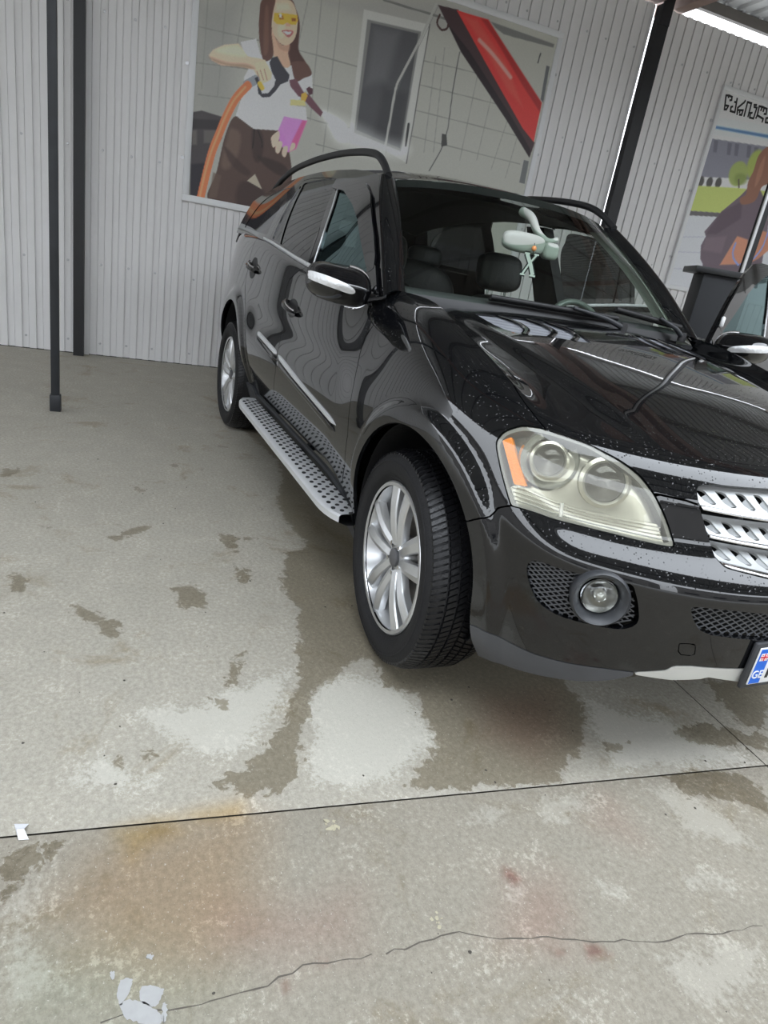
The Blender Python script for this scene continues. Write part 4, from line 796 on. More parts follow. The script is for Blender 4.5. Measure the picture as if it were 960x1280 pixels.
# roof --------------------------------------------------------------------------------------------------
roof_root=bpy.data.objects.new('ceiling',None); COLL.objects.link(roof_root); roof_root['kind']='structure'; roof_root.location=tuple(WA); roof_root.rotation_euler=(0,0,WROT)
ROOF_D=5.9; ROOF2=8.5    # roof reaches this far out from the wall
per=.20; prof=[];x=0.
while x<1.0-1e-6:
    for dx,d in ((0,0),(.11,0),(.13,.028),(.18,.028)): prof.append((x+dx,d))
    x+=per
prof.append((1.0,0)); n=len(prof); rise=.03
V=[(x,-d,4.45+h+rise*d) for d in (-.33,ROOF_D) for x,h in prof]; me=bpy.data.meshes.new('roof_sheet'); me.from_pydata(V,[],[(i,n+i,n+i+1,i+1) for i in range(n-1)]); me.materials.append(ROOFM)
for k in range(-6,15):
    o=bpy.data.objects.new('roof_sheet',me); COLL.objects.link(o); o.parent=roof_root; o.location=(k*1.0,0,0)
for k,d in enumerate((-.25,.85,1.95,3.05,4.15,5.2,ROOF_D-.06)):
    M().box((4.5,-d,4.395+rise*d),(21.2,.06,.10)).build('purlin',GALV,roof_root)
for s in (-4.9,.62,5.94,6.26,11.4):
    M().box((s,-(ROOF_D-.3)/2+.1,4.24),(.13 if s!=5.94 else .10,ROOF_D+.1,.20)).build('rafter',PRIMER,roof_root)
# unseen next-bay roof, added beyond a sky strip to darken reflections and near floor
me2=bpy.data.meshes.new('roof_sheet'); me2.from_pydata([(x,-d,4.45+h) for d in (0,4.3) for x,h in prof],[],[(i,n+i,n+i+1,i+1) for i in range(n-1)]); me2.materials.append(ROOFM)
for k in range(-6,15):
    o=bpy.data.objects.new('roof_sheet',me2); COLL.objects.link(o); o.parent=roof_root; o.location=(k*1.0,-ROOF2,.05)
me_cover=bpy.data.meshes.new('roof_sheet'); me_cover.from_pydata([(x,-d,4.52+h) for d in (ROOF_D-.3,ROOF2+.2) for x,h in prof],[],[(i,n+i,n+i+1,i+1) for i in range(n-1)]); me_cover.materials.append(ROOFM)  # unseen panels added over the sky strip, to cut its reflection and floor light
for k in range(-6,-1):
    o=bpy.data.objects.new('roof_sheet',me_cover); COLL.objects.link(o); o.parent=roof_root; o.location=(k*1.0,0,.13)
for d in (ROOF2+.05,ROOF2+1.4,ROOF2+2.8,ROOF2+4.2): M().box((4.5,-d,4.44),(21.2,.06,.10)).build('purlin',GALV,roof_root)
m=M()
for k in range(60): m.lathe([(.0005,-.018),(.014,-.018),(.016,0)],6,axis=2,c=(-4+.25*k,.20,4.45))
m.build('roof_screw',ZINC,roof_root,kind='stuff')
# payment terminal and the post behind it ---------------------------------------------------------------
KM=mat('dark_blue_grey_enclosure',(.011,.0125,.016),.6,noise=(6,.15))
k=thing('payment_terminal','dark blue-grey pedestal with an overhanging flat cap between the open car door and the banner','terminal',(-2.25,2.70,0),None,math.radians(-32))
M().box((0,0,.80),(.30,.36,1.60),bev=.006).build('pedestal',KM,k,40); M().box((0,0,1.622),(.38,.52,.044),bev=.005).build('cap',mat('black_cap',(.012,.013,.015),.4),k,40); M().box((0,0,.02),(.36,.44,.04)).build('plinth',KM,k,40)
pr=thing('display_post','upright black post with a bright metal edge strip behind the pedestal cap','post',(-2.50,3.185,0),None,WROT-math.pi/2)
M().box((0,.012,2.2),(.05,.062,4.4)).build('shaft',POSTM,pr,40); M().box((.026,-.030,2.2),(.012,.026,4.4)).build('edge_strip',mat('brushed_strip',(.78,.79,.80),.3,.6),pr,40)
# scrap of paper by the joint
sc=thing('paper_scrap','small crumpled white paper scrap lying on the joint in the concrete','paper',(.546,-1.975,0))
V=[(-.022,-.018,.001),(.028,-.006,.003),(.030,.014,.002),(.010,.004,.014),(-.012,.012,.004),(.004,-.010,.010)]
obj('sheet',V,[(0,5,4),(0,1,5),(1,3,5),(5,3,4),(1,2,3)],mat('white_paper',(.72,.73,.76),.7),sc); obj('printed_corner',[(v[0]*.5-.004,v[1]*.5,v[2]+.0015) for v in V[:3]],[(0,1,2)],mat('blue_print',(.25,.32,.5),.7),sc)

# unseen sheds across the yard and beside it, added to darken reflections
for k,(x,y,wx,wy,h) in enumerate(((22,-26,8,40,6.5),(23,6,8,16,7.4),(22,31,8,30,6.8),(1,20.5,18,6,7.0),(-1,-22,26,6,4.6))):
    r_=bpy.data.objects.new('unseen_building',None); COLL.objects.link(r_); r_['kind']='structure'
    M().box((x,y,h/2),(wx,wy,h)).build('wall',mat('shed_render',(.20,.19,.18),.85,noise=(.6,.2)) if 'shed_render' not in MATS else MATS['shed_render'],r_); M().box((x,y,h+.15),(wx+.6,wy+.6,.3)).build('roof_slab',GALV,r_)
    for q in range(4): M().box((x-wx/2-.02,y-wy/2+wy*(q+.5)/4,1.9),(.06,wy/8,1.3)).build('window',GLOSS if 'GLOSS' in globals() else POSTM,r_)
# ================================================================ materials of the car
def paint_mat():
    m,nt,b=new_mat('black_car_paint')
    b.inputs['Base Color'].default_value=(.0035,.0038,.0046,1); b.inputs['Roughness'].default_value=.12; b.inputs['Specular IOR Level'].default_value=.08
    b.inputs['Coat Weight'].default_value=1.; b.inputs['Coat Roughness'].default_value=.012; b.inputs['Coat IOR'].default_value=1.62
    tc=nt.nodes.new('ShaderNodeTexCoord'); vo=nt.nodes.new('ShaderNodeTexVoronoi'); vo.inputs['Scale'].default_value=165
    nt.links.new(tc.outputs['Object'],vo.inputs['Vector'])
    # rain drops: only some cells carry one, round and low
    sz=nt.nodes.new('ShaderNodeSeparateColor'); nt.links.new(vo.outputs['Color'],sz.inputs[0])
    th=nt.nodes.new('ShaderNodeMath'); th.operation='MULTIPLY_ADD'; nt.links.new(sz.outputs[0],th.inputs[0]); th.inputs[1].default_value=.9; th.inputs[2].default_value=-.50
    df=nt.nodes.new('ShaderNodeMath'); df.operation='SUBTRACT'; df.use_clamp=True; nt.links.new(th.outputs[0],df.inputs[0]); nt.links.new(vo.outputs['Distance'],df.inputs[1])
    # drops lie on faces that look up
    g=nt.nodes.new('ShaderNodeNewGeometry'); sx=nt.nodes.new('ShaderNodeSeparateXYZ'); nt.links.new(g.outputs['True Normal'],sx.inputs[0])
    up=nt.nodes.new('ShaderNodeMapRange'); up.inputs[1].default_value=.25; up.inputs[2].default_value=.7; nt.links.new(sx.outputs['Z'],up.inputs[0])
    mu=nt.nodes.new('ShaderNodeMath'); mu.operation='MULTIPLY'; nt.links.new(df.outputs[0],mu.inputs[0]); nt.links.new(up.outputs[0],mu.inputs[1])
    bp=nt.nodes.new('ShaderNodeBump'); bp.inputs['Strength'].default_value=.9; bp.inputs['Distance'].default_value=.0035
    nt.links.new(mu.outputs[0],bp.inputs['Height']); nt.links.new(bp.outputs[0],b.inputs['Coat Normal']); nt.links.new(bp.outputs[0],b.inputs['Normal'])
    return m
PAINT=paint_mat()
GLOSS=mat('gloss_black_trim',(.004,.004,.005),.06,coat=.6)
PLAST=mat('dark_grey_plastic',(.034,.036,.040),.45,noise=(30,.15))
VALG=mat('grey_valance_plastic',(.060,.062,.068),.42,noise=(14,.15))
WIREM=mat('grey_mesh_wire',(.075,.078,.085),.35,spec=.6)
BLACKP=mat('black_plastic',(.012,.012,.013),.5)
VOID=mat('unlit_black',(.004,.004,.004),.9)
CHROME=mat('chrome',(.75,.75,.76),.12,1.)
SATIN=mat('satin_silver',(.66,.67,.68),.36,.35,noise=(20,.06))
GRILLE=mat('silver_grille_paint',(.44,.45,.45),.38,.25)
GRILLD=mat('grey_grille_vane',(.26,.27,.27),.5,.1)
SKID=mat('pale_silver_skid_plate',(.52,.52,.49),.42,.2,noise=(12,.1))
WHEELM=mat('silver_wheel_paint',(.66,.67,.68),.28,.75,noise=(8,.05))
RUBBER=mat('tyre_rubber',(.011,.011,.012),.7,spec=.3,noise=(25,.35),bump=(140,.15))
TREADM=mat('wet_tread_rubber',(.006,.006,.007),.34,spec=.4,noise=(60,.4),bump=(160,.2))
STEELM=mat('brake_steel',(.22,.20,.18),.45,.9,noise=(40,.3))
AMBER=mat('amber_reflector',(1.0,.29,.0),.25,bump=(220,.25))
CREAM=mat('headlight_bowl',(.62,.61,.55),.22,.6,noise=(25,.10))
LRIM=mat('lamp_rim_grey',(.22,.22,.21),.4)
HLRING=mat('headlight_ring',(.72,.73,.72),.18,.8)
SIGNAL=mat('clear_signal_lens',(.80,.81,.82),.25,.1,bump=(90,.5))
LENS=glass('hazy_headlight_lens',(.90,.90,.83),ior=1.5,rough=.03,haze=(.74,.73,.66,.075))
FOGL=glass('clear_fog_lens',(.88,.90,.90),ior=1.5)
PROJL=glass('projector_lens',(.80,.82,.84),ior=1.6)
WSG=glass('windscreen_glass',(.78,.86,.81),ior=1.5)
FWG=glass('front_door_glass',(.16,.22,.23),refl=(.66,.90,.92),ior=2.3)
RWG=glass('dark_tinted_glass',(.055,.055,.06),ior=1.75)
DARKI=mat('dark_interior',(.016,.016,.017),.75,noise=(18,.2))
LEATH=mat('black_leather',(.012,.012,.013),.5,bump=(60,.2))
TRIMI=mat('pale_pillar_trim',(.50,.52,.46),.7)
MIRB=mat('pale_grey_mirror_back',(.42,.44,.40),.5)
LINER=mat('arch_liner',(.008,.008,.009),.8,bump=(30,.4))
WHITEP=mat('plate_white',(.80,.80,.80),.35)
BLUEP=mat('plate_blue',(.0,.12,.62),.35)
REDP=mat('plate_red',(.70,.03,.05),.4)
BLKP=mat('plate_black',(.01,.01,.012),.4)
def vent_mat():
    m,nt,b=new_mat('perforated_vent_mesh'); tc=nt.nodes.new('ShaderNodeTexCoord'); vo=nt.nodes.new('ShaderNodeTexVoronoi'); vo.inputs['Scale'].default_value=150; vo.inputs['Randomness'].default_value=.15
    nt.links.new(tc.outputs['Object'],vo.inputs['Vector']); r=nt.nodes.new('ShaderNodeValToRGB'); r.color_ramp.elements[0].position=.30; r.color_ramp.elements[0].color=(.01,.01,.01,1)
    r.color_ramp.elements[1].position=.42; r.color_ramp.elements[1].color=(.30,.31,.34,1); nt.links.new(vo.outputs['Distance'],r.inputs[0]); nt.links.new(r.outputs[0],b.inputs['Base Color']); b.inputs['Roughness'].default_value=.4  # pale blue-grey wire colour imitates sky reflected in the dark mesh
    return m
VENTM=vent_mat()
# ================================================================ the car
car=thing('car','black five-door SUV with silver five-spoke wheels and orange-cornered headlight parked on wet concrete','car')
NU=NET.U
U13=NU[13]
def sbody(u,v):
    P=body(np.abs(u),v); P[...,1]*=np.where(np.asarray(u)<0,-1.,1.); return P
def arch_clip(u,v,P):
    d=1e9
    for (cx,cz,R) in ARCH: d=np.minimum(d,arch_r(P[...,0],P[...,2],(cx,cz))-R)
    return np.where(np.abs(P[...,1])<.45,1.,d)
HL=crv(OUT['HL'],corners=(15,21)); FOG=crv(OUT['FOG'],corners=(0,));
LOWP=np.array([(-.3,.655),(.2628,.6573),(.3821,.6611),(.4569,.6587),(.471,.656),(.4782,.6485),(.4715,.630),(.4605,.6120),(.4387,.5882),(.4052,.5783),(.3547,.5765),(.2266,.5712),(-.3,.568)])
GRP=np.array([(-.3,1.0075),(.2332,1.0074),(.4035,1.0049),(.446,1.0008),(.4605,.997),(.4657,.990),(.4575,.9622),(.435,.9244),(.4158,.8816),(.4037,.8357),(.397,.823),(.3888,.8144),(.377,.8075),(.3636,.8027),(.2591,.7837),(.12,.774),(-.3,.771)])
TOW=np.array(OUT['TOW'])
BE=OUT['BUMPEREND']
VT=OUT['VALTOP'][::-1]; SK=OUT['SKTOP'][::-1]
bump_bot=[(-.3,.4785)]+[tuple(q) for q in SK[:-1]]+[tuple(q) for q in VT]+[(1.12,.350),(1.35,.340)]
lampin=[(.93,.84),(.80,.91),(.65,.935),(.592,.955)]
hoodline=[tuple(q) for q in OUT['HOODLINE']]+[(.40,.961),(-.3,.961)]
bumper_poly=np.array(bump_bot+[(1.35,.60),(1.18,.605)]+[tuple(q) for q in BE]+lampin+hoodline)
G=.0022
clips=[INm(bumper_poly,G),OUT_(HL,.0025),OUT_(GRP,0),OUT_(FOG,0),OUT_(LOWP,0),OUT_(TOW,.001),arch_clip]
V,F=patch(sbody,(-1.3,1.3),(.30,1.0),220,64,clips,thick=.022)
bumper=obj('front_bumper',V,F,PAINT,car,40)
V,F=patch(sbody,(.42,.50),(.50,.56),6,6,[INm(TOW,.0015)],thick=.004); obj('tow_cover',V,F,PAINT,bumper,40); obj('tow_cover',*flipy(V,F),PAINT,bumper,40)
# lower valance and skid plate
vb=OUT['VALBOT']
valp=np.array([tuple(q) for q in OUT['VALTOP'][::-1]]+[(1.12,.352),(1.2,.345),(1.2,.235)]+[tuple(q) for q in vb])
V,F=patch(sbody,(.5,1.2),(.20,.48),70,28,[IN(valp,.001),arch_clip],thick=.05); obj('lower_valance',V,F,VALG,car,40); obj('lower_valance',*flipy(V,F),VALG,car,40)
skp=np.array([(-.3,.477)]+[tuple(q) for q in SK]+[tuple(q) for q in OUT['SKBOT'][:3]]+[(.3649,.452),(.2569,.440),(-.3,.436)])
V,F=patch(sbody,(-.6,.6),(.40,.50),120,14,[INm(skp,.001)],thick=.07); obj('skid_plate',V,F,SKID,car,40)
# backings behind the openings
def back(name,poly,ur,vr,off,mt,nu=50,nv=16,parent=car,grow=.02):
    m=M(); V,F=patch(sbody,ur,vr,nu,nv,[INm(poly,-grow)],thick=0,off=off); m.add(V,F); return m.build(name,mt,parent,40)
back('grille_backing',GRP,(-.5,.5),(.75,1.03),-.10,VOID)
back('intake_backing',LOWP,(-.5,.5),(.54,.70),-.075,VOID)
fog_m=M()
V,F=patch(sbody,(.55,.93),(.50,.72),30,16,[IN(FOG,-.02)],thick=0,off=-.075)
obj('fog_light_backing',V,F,VOID,car,40); obj('fog_light_backing',*flipy(V,F),VOID,car,40)
# wire lattice in the openings
def lattice(poly,u0,u1,v0,v1,du,slope,off,r,mirror=True):
    m=M()
    for sg in (1,-1):
        H=(v1-v0)/slope
        a=u0-H
        while a<u1+H:
            s=np.linspace(0,1,int((v1-v0)/.008)+2); v=v0+(v1-v0)*s; u=a+(H*s if sg>0 else H*(1-s)); a+=du
            ins=(sdf(poly,np.abs(u),v)>-.004)&(np.hypot(np.abs(u)-.700,v-.618)>.062)
            k=0
            while k<len(s):
                if ins[k]:
                    j=k
                    while j+1<len(s) and ins[j+1]: j+=1
                    if j-k>=1:
                        P=sbody(u[k:j+1],v[k:j+1]); P[...,0]+=off
                        m.tube(P,r,4,cap=False)
                    k=j+1
                else: k+=1
    return m
lt=lattice(FOG,.57,.91,.52,.705,.026,.52,-.018,.0021)
lt.add(*flipy(np.array(lt.V),list(lt.F))); lt.build('fog_light_mesh',WIREM,car,60,kind='stuff')
lattice(LOWP,-.48,.48,.56,.68,.027,.62,-.020,.0021).build('intake_mesh',WIREM,car,60,kind='stuff')
# grille slats
SL=[tuple(tuple(q) for q in OUT['SLAT'][4*k:4*k+4]) for k in range(3)]
def lerp2(a,b,u): return a[1]+(b[1]-a[1])*(np.abs(u)-a[0])/(b[0]-a[0])
grille=None
for k,(a,b,c,d) in enumerate(SL):
    def S(u,t,a=a,b=b,c=c,d=d):
        uu=np.minimum(np.abs(u),.6); ue=np.maximum(uu,.16)
        vt=lerp2(a,b,ue); vb=lerp2(c,d,ue); P=sbody(u,vt+(vb-vt)*np.clip(t,0,1.25)/1.0)
        P[...,0]+=-.030+.030*np.clip(t,0,1)+.006*np.sin(np.clip((t-1)/.36,0,1)*math.pi)
        return P
    ing=lambda u,t,P,a=a,b=b,c=c,d=d: sdf(GRP,np.abs(u),lerp2(a,b,np.maximum(np.abs(u),.16))+(lerp2(c,d,np.maximum(np.abs(u),.16))-lerp2(a,b,np.maximum(np.abs(u),.16)))*t)-.004
    uc0=.431-.022*k-.004*(k==2); holes=[]; vanes=[]
    for j in range(7):
        uc=uc0-.062*j
        if uc<.03: break
        hp=np.array([(uc+.022,.20),(uc-.006,.22),(uc-.032,.84),(uc-.012,.88),(uc+.008,.70)])
        holes.append(hp)
        for s in (1,-1):
            q=np.array([(uc-.014,.42),(uc-.031,.84),(uc-.013,.87),(uc+.003,.70)])
            P=S(q[:,0]*s,q[:,1]); P[:,0]-=np.array([.006,.006,.007,.016]); vanes.append(P)
    hc=lambda u,t,P,holes=holes: np.min([-sdf(h,np.abs(u),t*1.0) for h in holes],axis=0)
    V,F=patch(S,(-.485,.485),(0,1.0),240,14,[ing,hc],thick=.007,outref=(-.5,0,.7))
    sl=obj('grille_slat',V,F,GRILLE,car,40); [obj('slat_vane',P,[(0,1,2,3)],GRILLD,sl) for P in vanes]
    V,F=patch(S,(-.485,.485),(1.02,1.25),120,5,[ing],thick=.012,outref=(-.5,0,.7)); obj('chrome_lip',V,F,CHROME,sl,40)
for u_ in (-.27,0,.27):
    P=sbody(np.full(6,u_),np.linspace(.82,.98,6)); P[:,0]-=.062; M().tube(P,.010,6).build('grille_support',PLAST,car,40)
# hood: nose and bonnet skin welded into one sheet
us=np.linspace(-1.2,1.2,241); du=np.linspace(1.2,U13,60)[1:]
usf=np.r_[-du[::-1],us,du]
def shood(u,w):
    P=hood(np.abs(u),w); P[...,1]*=np.where(np.asarray(u)<0,-1.,1.); return P
VENT=crv(OUT['VENT'],corners=(0,5),n=4)
nose_poly=np.array(hoodline[::-1]+[(.65,.955),(.80,.95),(.93,.98),(.9547,1.028),(1.0325,1.0545),(1.1153,1.0738),(1.26,1.105),(-.3,1.16)])
V1,F1=patch(sbody,None,None,0,0,[INm(nose_poly,G),OUT_(HL,.0025),OUT_(GRP,0)],thick=.018,us=us,vs=np.linspace(.93,1.09,28),norim=lambda u,v:(v>1.0899))
V2,F2=patch(shood,None,None,0,0,[OUT_(VENT,0),lambda u,w,P: np.where(np.abs(u)>1.19,w-.004,1.)],thick=.014,us=usf,vs=np.r_[np.linspace(0,.3,24),np.linspace(.3,1,44)[1:]],norim=lambda u,w:(w<.0001))
hm=M(); hm.add(V1,F1); hm.add(V2,F2)
bm=bmesh.new(); vs_=[bm.verts.new(v) for v in hm.V]
for f in hm.F:
    try: bm.faces.new([vs_[i] for i in f])
    except ValueError: pass
bmesh.ops.remove_doubles(bm,verts=bm.verts[:],dist=.0004)
bm.verts.index_update(); hV=[tuple(v.co) for v in bm.verts]; hF=[tuple(v.index for v in f.verts) for f in bm.faces]; bm.free()
hoodo=obj('hood',hV,hF,PAINT,car,50)
for s in (1,-1):
    V,F=patch(lambda u,w:shood(u*s,w),(.2,1.15),(.6,1.),40,24,[IN(VENT,-.004)],thick=0,off=-.007,outref=(0,0,0)); vm=obj('hood_vent',V,F,VENTM,hoodo,40)
    vr=OUT['VRIB']
    for i in range(3):
        a,b=np.array(vr[2*i]),np.array(vr[2*i+1]); t=np.linspace(-.03,1.03,14)[:,None]; q=a+(b-a)*t; q[:,0]+=-.10*np.sin(np.pi*np.clip(t[:,0],0,1))
        P=shood(q[:,0]*s,np.clip(q[:,1],0,.94)); P[:,2]-=.002
        M().tube(P,.011,8,sx=1.2,sy=.45).build('vent_rib',GLOSS,vm,60)
# fenders
fen=np.array([(1.18,.605)]+[tuple(q) for q in BE]+[(.95,.85),(.935,.95),(.945,1.01),(.9547,1.028),(1.0325,1.0545),(1.1153,1.0738),(1.26,1.105),(1.95,1.14),(2.005,1.10)]+[tuple(q) for q in OUT['FD']]+[(2.10,.345),(2.14,.28),(1.40,.28)])
fclips=[IN(fen,G),OUT_(HL,.0025),arch_clip,lambda u,v,P:1.088-v]
V,F=patch(sbody,(.92,2.2),(.19,1.09),110,82,fclips,thick=.014); fender=obj('front_fender',V,F,PAINT,car,40)
obj('front_fender',*flipy(V,F),PAINT,car,40)
# doors
FDl=[tuple(q) for q in OUT['FD']]; RDl=[tuple(q) for q in OUT['RD']][:9]
fd=np.array([(2.0,1.13)]+FDl[:8]+[(2.06,.40),(2.075,.350),(3.19,.350)]+RDl[::-1]+[(3.00,1.05),(2.97,1.13)])
rear_gap=[(3.785,.350),(3.79,.50),(3.85,.66),(3.97,.79),(4.10,.87),(4.150,.97),(4.15,1.05),(4.13,1.13)]
rd=np.array([(2.97,1.13),(3.00,1.05)]+RDl+[(3.19,.350)]+rear_gap)
qp=np.array(rear_gap[::-1]+[(3.70,.19),(5.10,.10),(5.10,1.14)])
top=lambda u,v,P:1.0895-v
fdV,fdF=patch(sbody,(1.95,3.25),(.33,1.09),100,66,[IN(fd,G),top],thick=.016)
rdV,rdF=patch(sbody,(2.9,4.25),(.33,1.09),104,66,[IN(rd,G),top,arch_clip],thick=.016)
qV,qF=patch(sbody,(3.6,5.10),(.19,1.09),100,66,[IN(qp,G),top,arch_clip],thick=.014)
HX,HY,HA=-.56,.885,math.radians(68)
RX,RY,RA=-1.66,.885,math.radians(73)
def swing_rear(V):
    V=np.asarray(V,float)-np.array([RX,RY,0]); return V@rotz(-RA).T+np.array([RX,RY,0])
def swing(V):
    """opens the left front door about its hinge"""
    V=np.asarray(V,float)-np.array([HX,HY,0]); return V@rotz(-HA).T+np.array([HX,HY,0])
door_r=obj('front_door',fdV,fdF,PAINT,car,40)
V,F=flipy(fdV,fdF); door_l=obj('front_door',swing(V),F,PAINT,car,40,label='open driver door with its window frame and mirror')
rdoor_r=obj('rear_door',rdV,rdF,PAINT,car,40); V,F=flipy(rdV,rdF); rdoor_l=obj('rear_door',swing_rear(V),F,PAINT,car,40,label='open rear door seen through the windscreen')
obj('rear_quarter_panel',qV,qF,PAINT,car,40); obj('rear_quarter_panel',*flipy(qV,qF),PAINT,car,40)
V,F=patch(lambda t,v:sbody(np.where(np.asarray(t)<0,-1.,1.)*(NU[-1]-np.abs(t)),v),(-.955,.955),(.19,1.09),120,50,[],thick=.01); obj('tailgate',V,F,PAINT,car,40)
def both(V,F,name,mt,pr,pl,sm=40,opened=False,label=None,kind=None):
    a=obj(name,V,F,mt,pr,sm,label,kind); V2,F2=flipy(V,F); b=obj(name,(swing(V2) if opened is True else swing_rear(V2)) if opened else V2,F2,mt,pl,sm,label,kind); return a,b
# inner door panel of the open door and the dark door backs
V,F=patch(sbody,(2.05,3.1),(.36,1.07),40,30,[IN(fd,.03)],thick=0,off=-.07)
both(V,F,'door_lining',DARKI,door_r,door_l,40,True)
V,F=patch(sbody,(2.98,4.1),(.36,1.07),40,30,[IN(rd,.03)],thick=0,off=-.07); both(V,F,'door_lining',DARKI,rdoor_r,rdoor_l,40,2)
# rocker panel and running board
rock=np.array([(1.9,.345),(2.05,.345),(2.08,.355),(3.80,.355),(3.86,.40),(3.98,.40),(3.98,.10),(1.9,.10)])
V,F=patch(sbody,(1.88,4.0),(.19,.42),120,20,[IN(rock,.001),arch_clip],thick=.03,off=.012); both(V,F,'rocker_panel',PLAST,car,car)
def rboard(s):
    n=46; xs=np.linspace(-2.27,-.40,n); e=np.clip(np.minimum(xs+2.29,-.375-xs)/.20,0,1); e=np.sqrt(1-(1-e)**2)
    yo=.915+.075*e; yi=.862; z=.358
    P=np.zeros((n,8,3))
    prof=[(0,0),(.03,.004),(.5,.006),(.93,.002),(1,-.006),(.99,-.030),(.6,-.045),(0,-.045)]
    for k,(f,dz) in enumerate(prof): P[:,k,0]=xs; P[:,k,1]=s*(yi+(yo-yi)*f); P[:,k,2]=z+dz
    m=M().grid(P[:,:6]); m2=M().grid(P[:,5:])
    if s<0: pass
    o=m.build('running_board',SATIN,car,40,label='silver running board with black rubber studs'); m2.build('board_underside',BLACKP,o,40)
    mm=M()
    for r_ in range(4):
        for k in range(31):
            x=-2.19+.0585*k+(.029 if r_%2 else 0); ee=np.clip(min(x+2.29,-.375-x)/.20,0,1); yy=.915+.075*math.sqrt(1-(1-ee)**2)
            y=.876+.0265*r_
            if y>yy-.016: continue
            mm.lathe([(.0095,.0),(.0095,.0035),(.0075,.005),(.0001,.005)],8,axis=2,c=(x,s*y,z+.0035))
    mm.build('rubber_stud',BLACKP,o,30,kind='stuff')
    for x in (-2.0,-1.3,-.65): M().box((x,s*.84,.33),(.05,.12,.03)).build('board_bracket',BLACKP,o,30)
rboard(-1); rboard(1)
# mouldings, handles
def strip(p0,p1,w,h,n=24):
    us=np.linspace(p0[0],p1[0],n); vs=np.linspace(p0[1],p1[1],n); m=M(); P=np.zeros((n,5,3))
    for k,(dv,off) in enumerate([(-w,.000),(-w*.8,h),(0,h*1.25),(w*.8,h),(w,.000)]):
        tp=np.minimum(1,np.minimum(np.arange(n),np.arange(n)[::-1])/1.5)**.5; Q=sbody(us,vs+dv*np.maximum(tp,.15)); Q[...,1]-=off*tp; P[:,k]=Q
    return m.grid(P)
mo=OUT['MOULD']; u3=3.098; vm_=mo[1][1]
a=strip((2.095,.6150),(u3-.012,vm_-.001),.010,.007); both(np.array(a.V),a.F,'chrome_moulding',SATIN,door_r,door_l,40,True)
a=strip((u3+.012,vm_+.001),(3.60,.7245),.010,.007); both(np.array(a.V),a.F,'chrome_moulding',SATIN,rdoor_r,rdoor_l,40,2)
a=strip((2.095,.590),(u3-.012,vm_-.024),.012,.012); both(np.array(a.V),a.F,'black_moulding',PAINT,door_r,door_l,40,True)
a=strip((u3+.012,vm_-.022),(3.60,.702),.012,.012); both(np.array(a.V),a.F,'black_moulding',PAINT,rdoor_r,rdoor_l,40,2)
def handle(u0,u1,v0,v1):
    t=np.linspace(0,1,14); P=sbody(u0+(u1-u0)*t,v0+(v1-v0)*t); P[:,1]-=.004+.030*np.sin(np.pi*np.clip(t*1.0,0,1))**.6
    h=M().tube(P,.013,10,sx=1.25,sy=.75)
    t=np.linspace(.08,.92,12); Q=sbody(u0+(u1-u0)*t,v0+(v1-v0)*t+.011); Q[:,1]-=.036*np.sin(np.pi*t)**.6
    c=M().tube(Q,.0042,6)
    V,F=patch(sbody,(min(u0,u1)-.02,max(u0,u1)+.02),(min(v0,v1)-.06,max(v0,v1)+.06),16,12,[lambda u,v,P:1-((u-(u0+u1)/2)/.085)**2-((v-(v0+v1)/2)/.036)**2],thick=.003,off=.0015)
    return h,c,(V,F)
for (u0,u1,v0,v1,pr,pl,op) in ((2.86,3.07,.866,.896,door_r,door_l,True),(3.88,4.07,.930,.947,rdoor_r,rdoor_l,2)):
    h,c,b=handle(u0,u1,v0,v1)
    both(np.array(h.V),h.F,'door_handle',GLOSS,pr,pl,50,op); both(np.array(c.V),c.F,'handle_chrome',CHROME,pr,pl,50,op); both(b[0],b[1],'handle_recess',BLACKP,pr,pl,40,op)
# glass house sides
Aedge=crv([(-.585,1.168),(-.70,1.270),(-.80,1.356),(-.92,1.447),(-1.05,1.537),(-1.20,1.632)],closed=False)
FW=crv([(-1.452,1.214),(-1.475,1.33),(-1.555,1.49),(-1.655,1.592),(-1.50,1.580),(-1.245,1.508),(-1.085,1.443),(-.893,1.327),(-.783,1.255),(-.735,1.195),(-1.1,1.190)],corners=(0,3,9))
RW=crv([(-2.20,1.280),(-2.345,1.600),(-2.325,1.632),(-1.80,1.638),(-1.68,1.57),(-1.61,1.47),(-1.615,1.232),(-1.9,1.25)],corners=(0,1,6))
QW=np.array([(-2.232,1.288),(-2.42,1.300),(-2.425,1.40),(-2.42,1.615),(-2.372,1.608)])
DW=crv([(-2.60,1.318),(-2.575,1.612),(-2.95,1.598),(-3.30,1.530),(-3.47,1.40),(-3.50,1.345),(-3.05,1.330)],corners=(0,1,5))
zt=np.linspace(-3.66,-1.2,50)
fr_out=[(float(x),float(zedge(x))+.001) for x in zt[::-1]]
rear_edge=[(-3.66,1.53),(-3.74,1.30)]
allside=np.array([tuple(q) for q in Aedge]+fr_out+rear_edge+[(-3.4,1.298),(-2.9,1.296),(-2.35,1.262),(-1.75,1.210),(-1.15,1.165)])
zb=lambda x: np.interp(x,[-3.74,-3.4,-2.9,-2.35,-1.75,-1.15,-.6],[1.295,1.298,1.293,1.262,1.210,1.168,1.16])
fframe=np.array([tuple(q) for q in crv([(-.615,1.165),(-.72,1.262),(-.845,1.366),(-1.0,1.468),(-1.184,1.557),(-1.36,1.603),(-1.60,1.627),(-1.735,1.630)],closed=False)]+[(-1.70,1.55),(-1.575,1.35),(-1.545,1.185),(-1.15,1.160)])
rframe=np.array([(-1.548,1.185),(-1.578,1.35),(-1.703,1.55),(-1.739,1.630),(-1.95,1.648),(-2.25,1.655),(-2.42,1.648),(-2.47,1.60),(-2.475,1.42),(-2.47,1.275),(-2.35,1.262),(-1.75,1.208)])
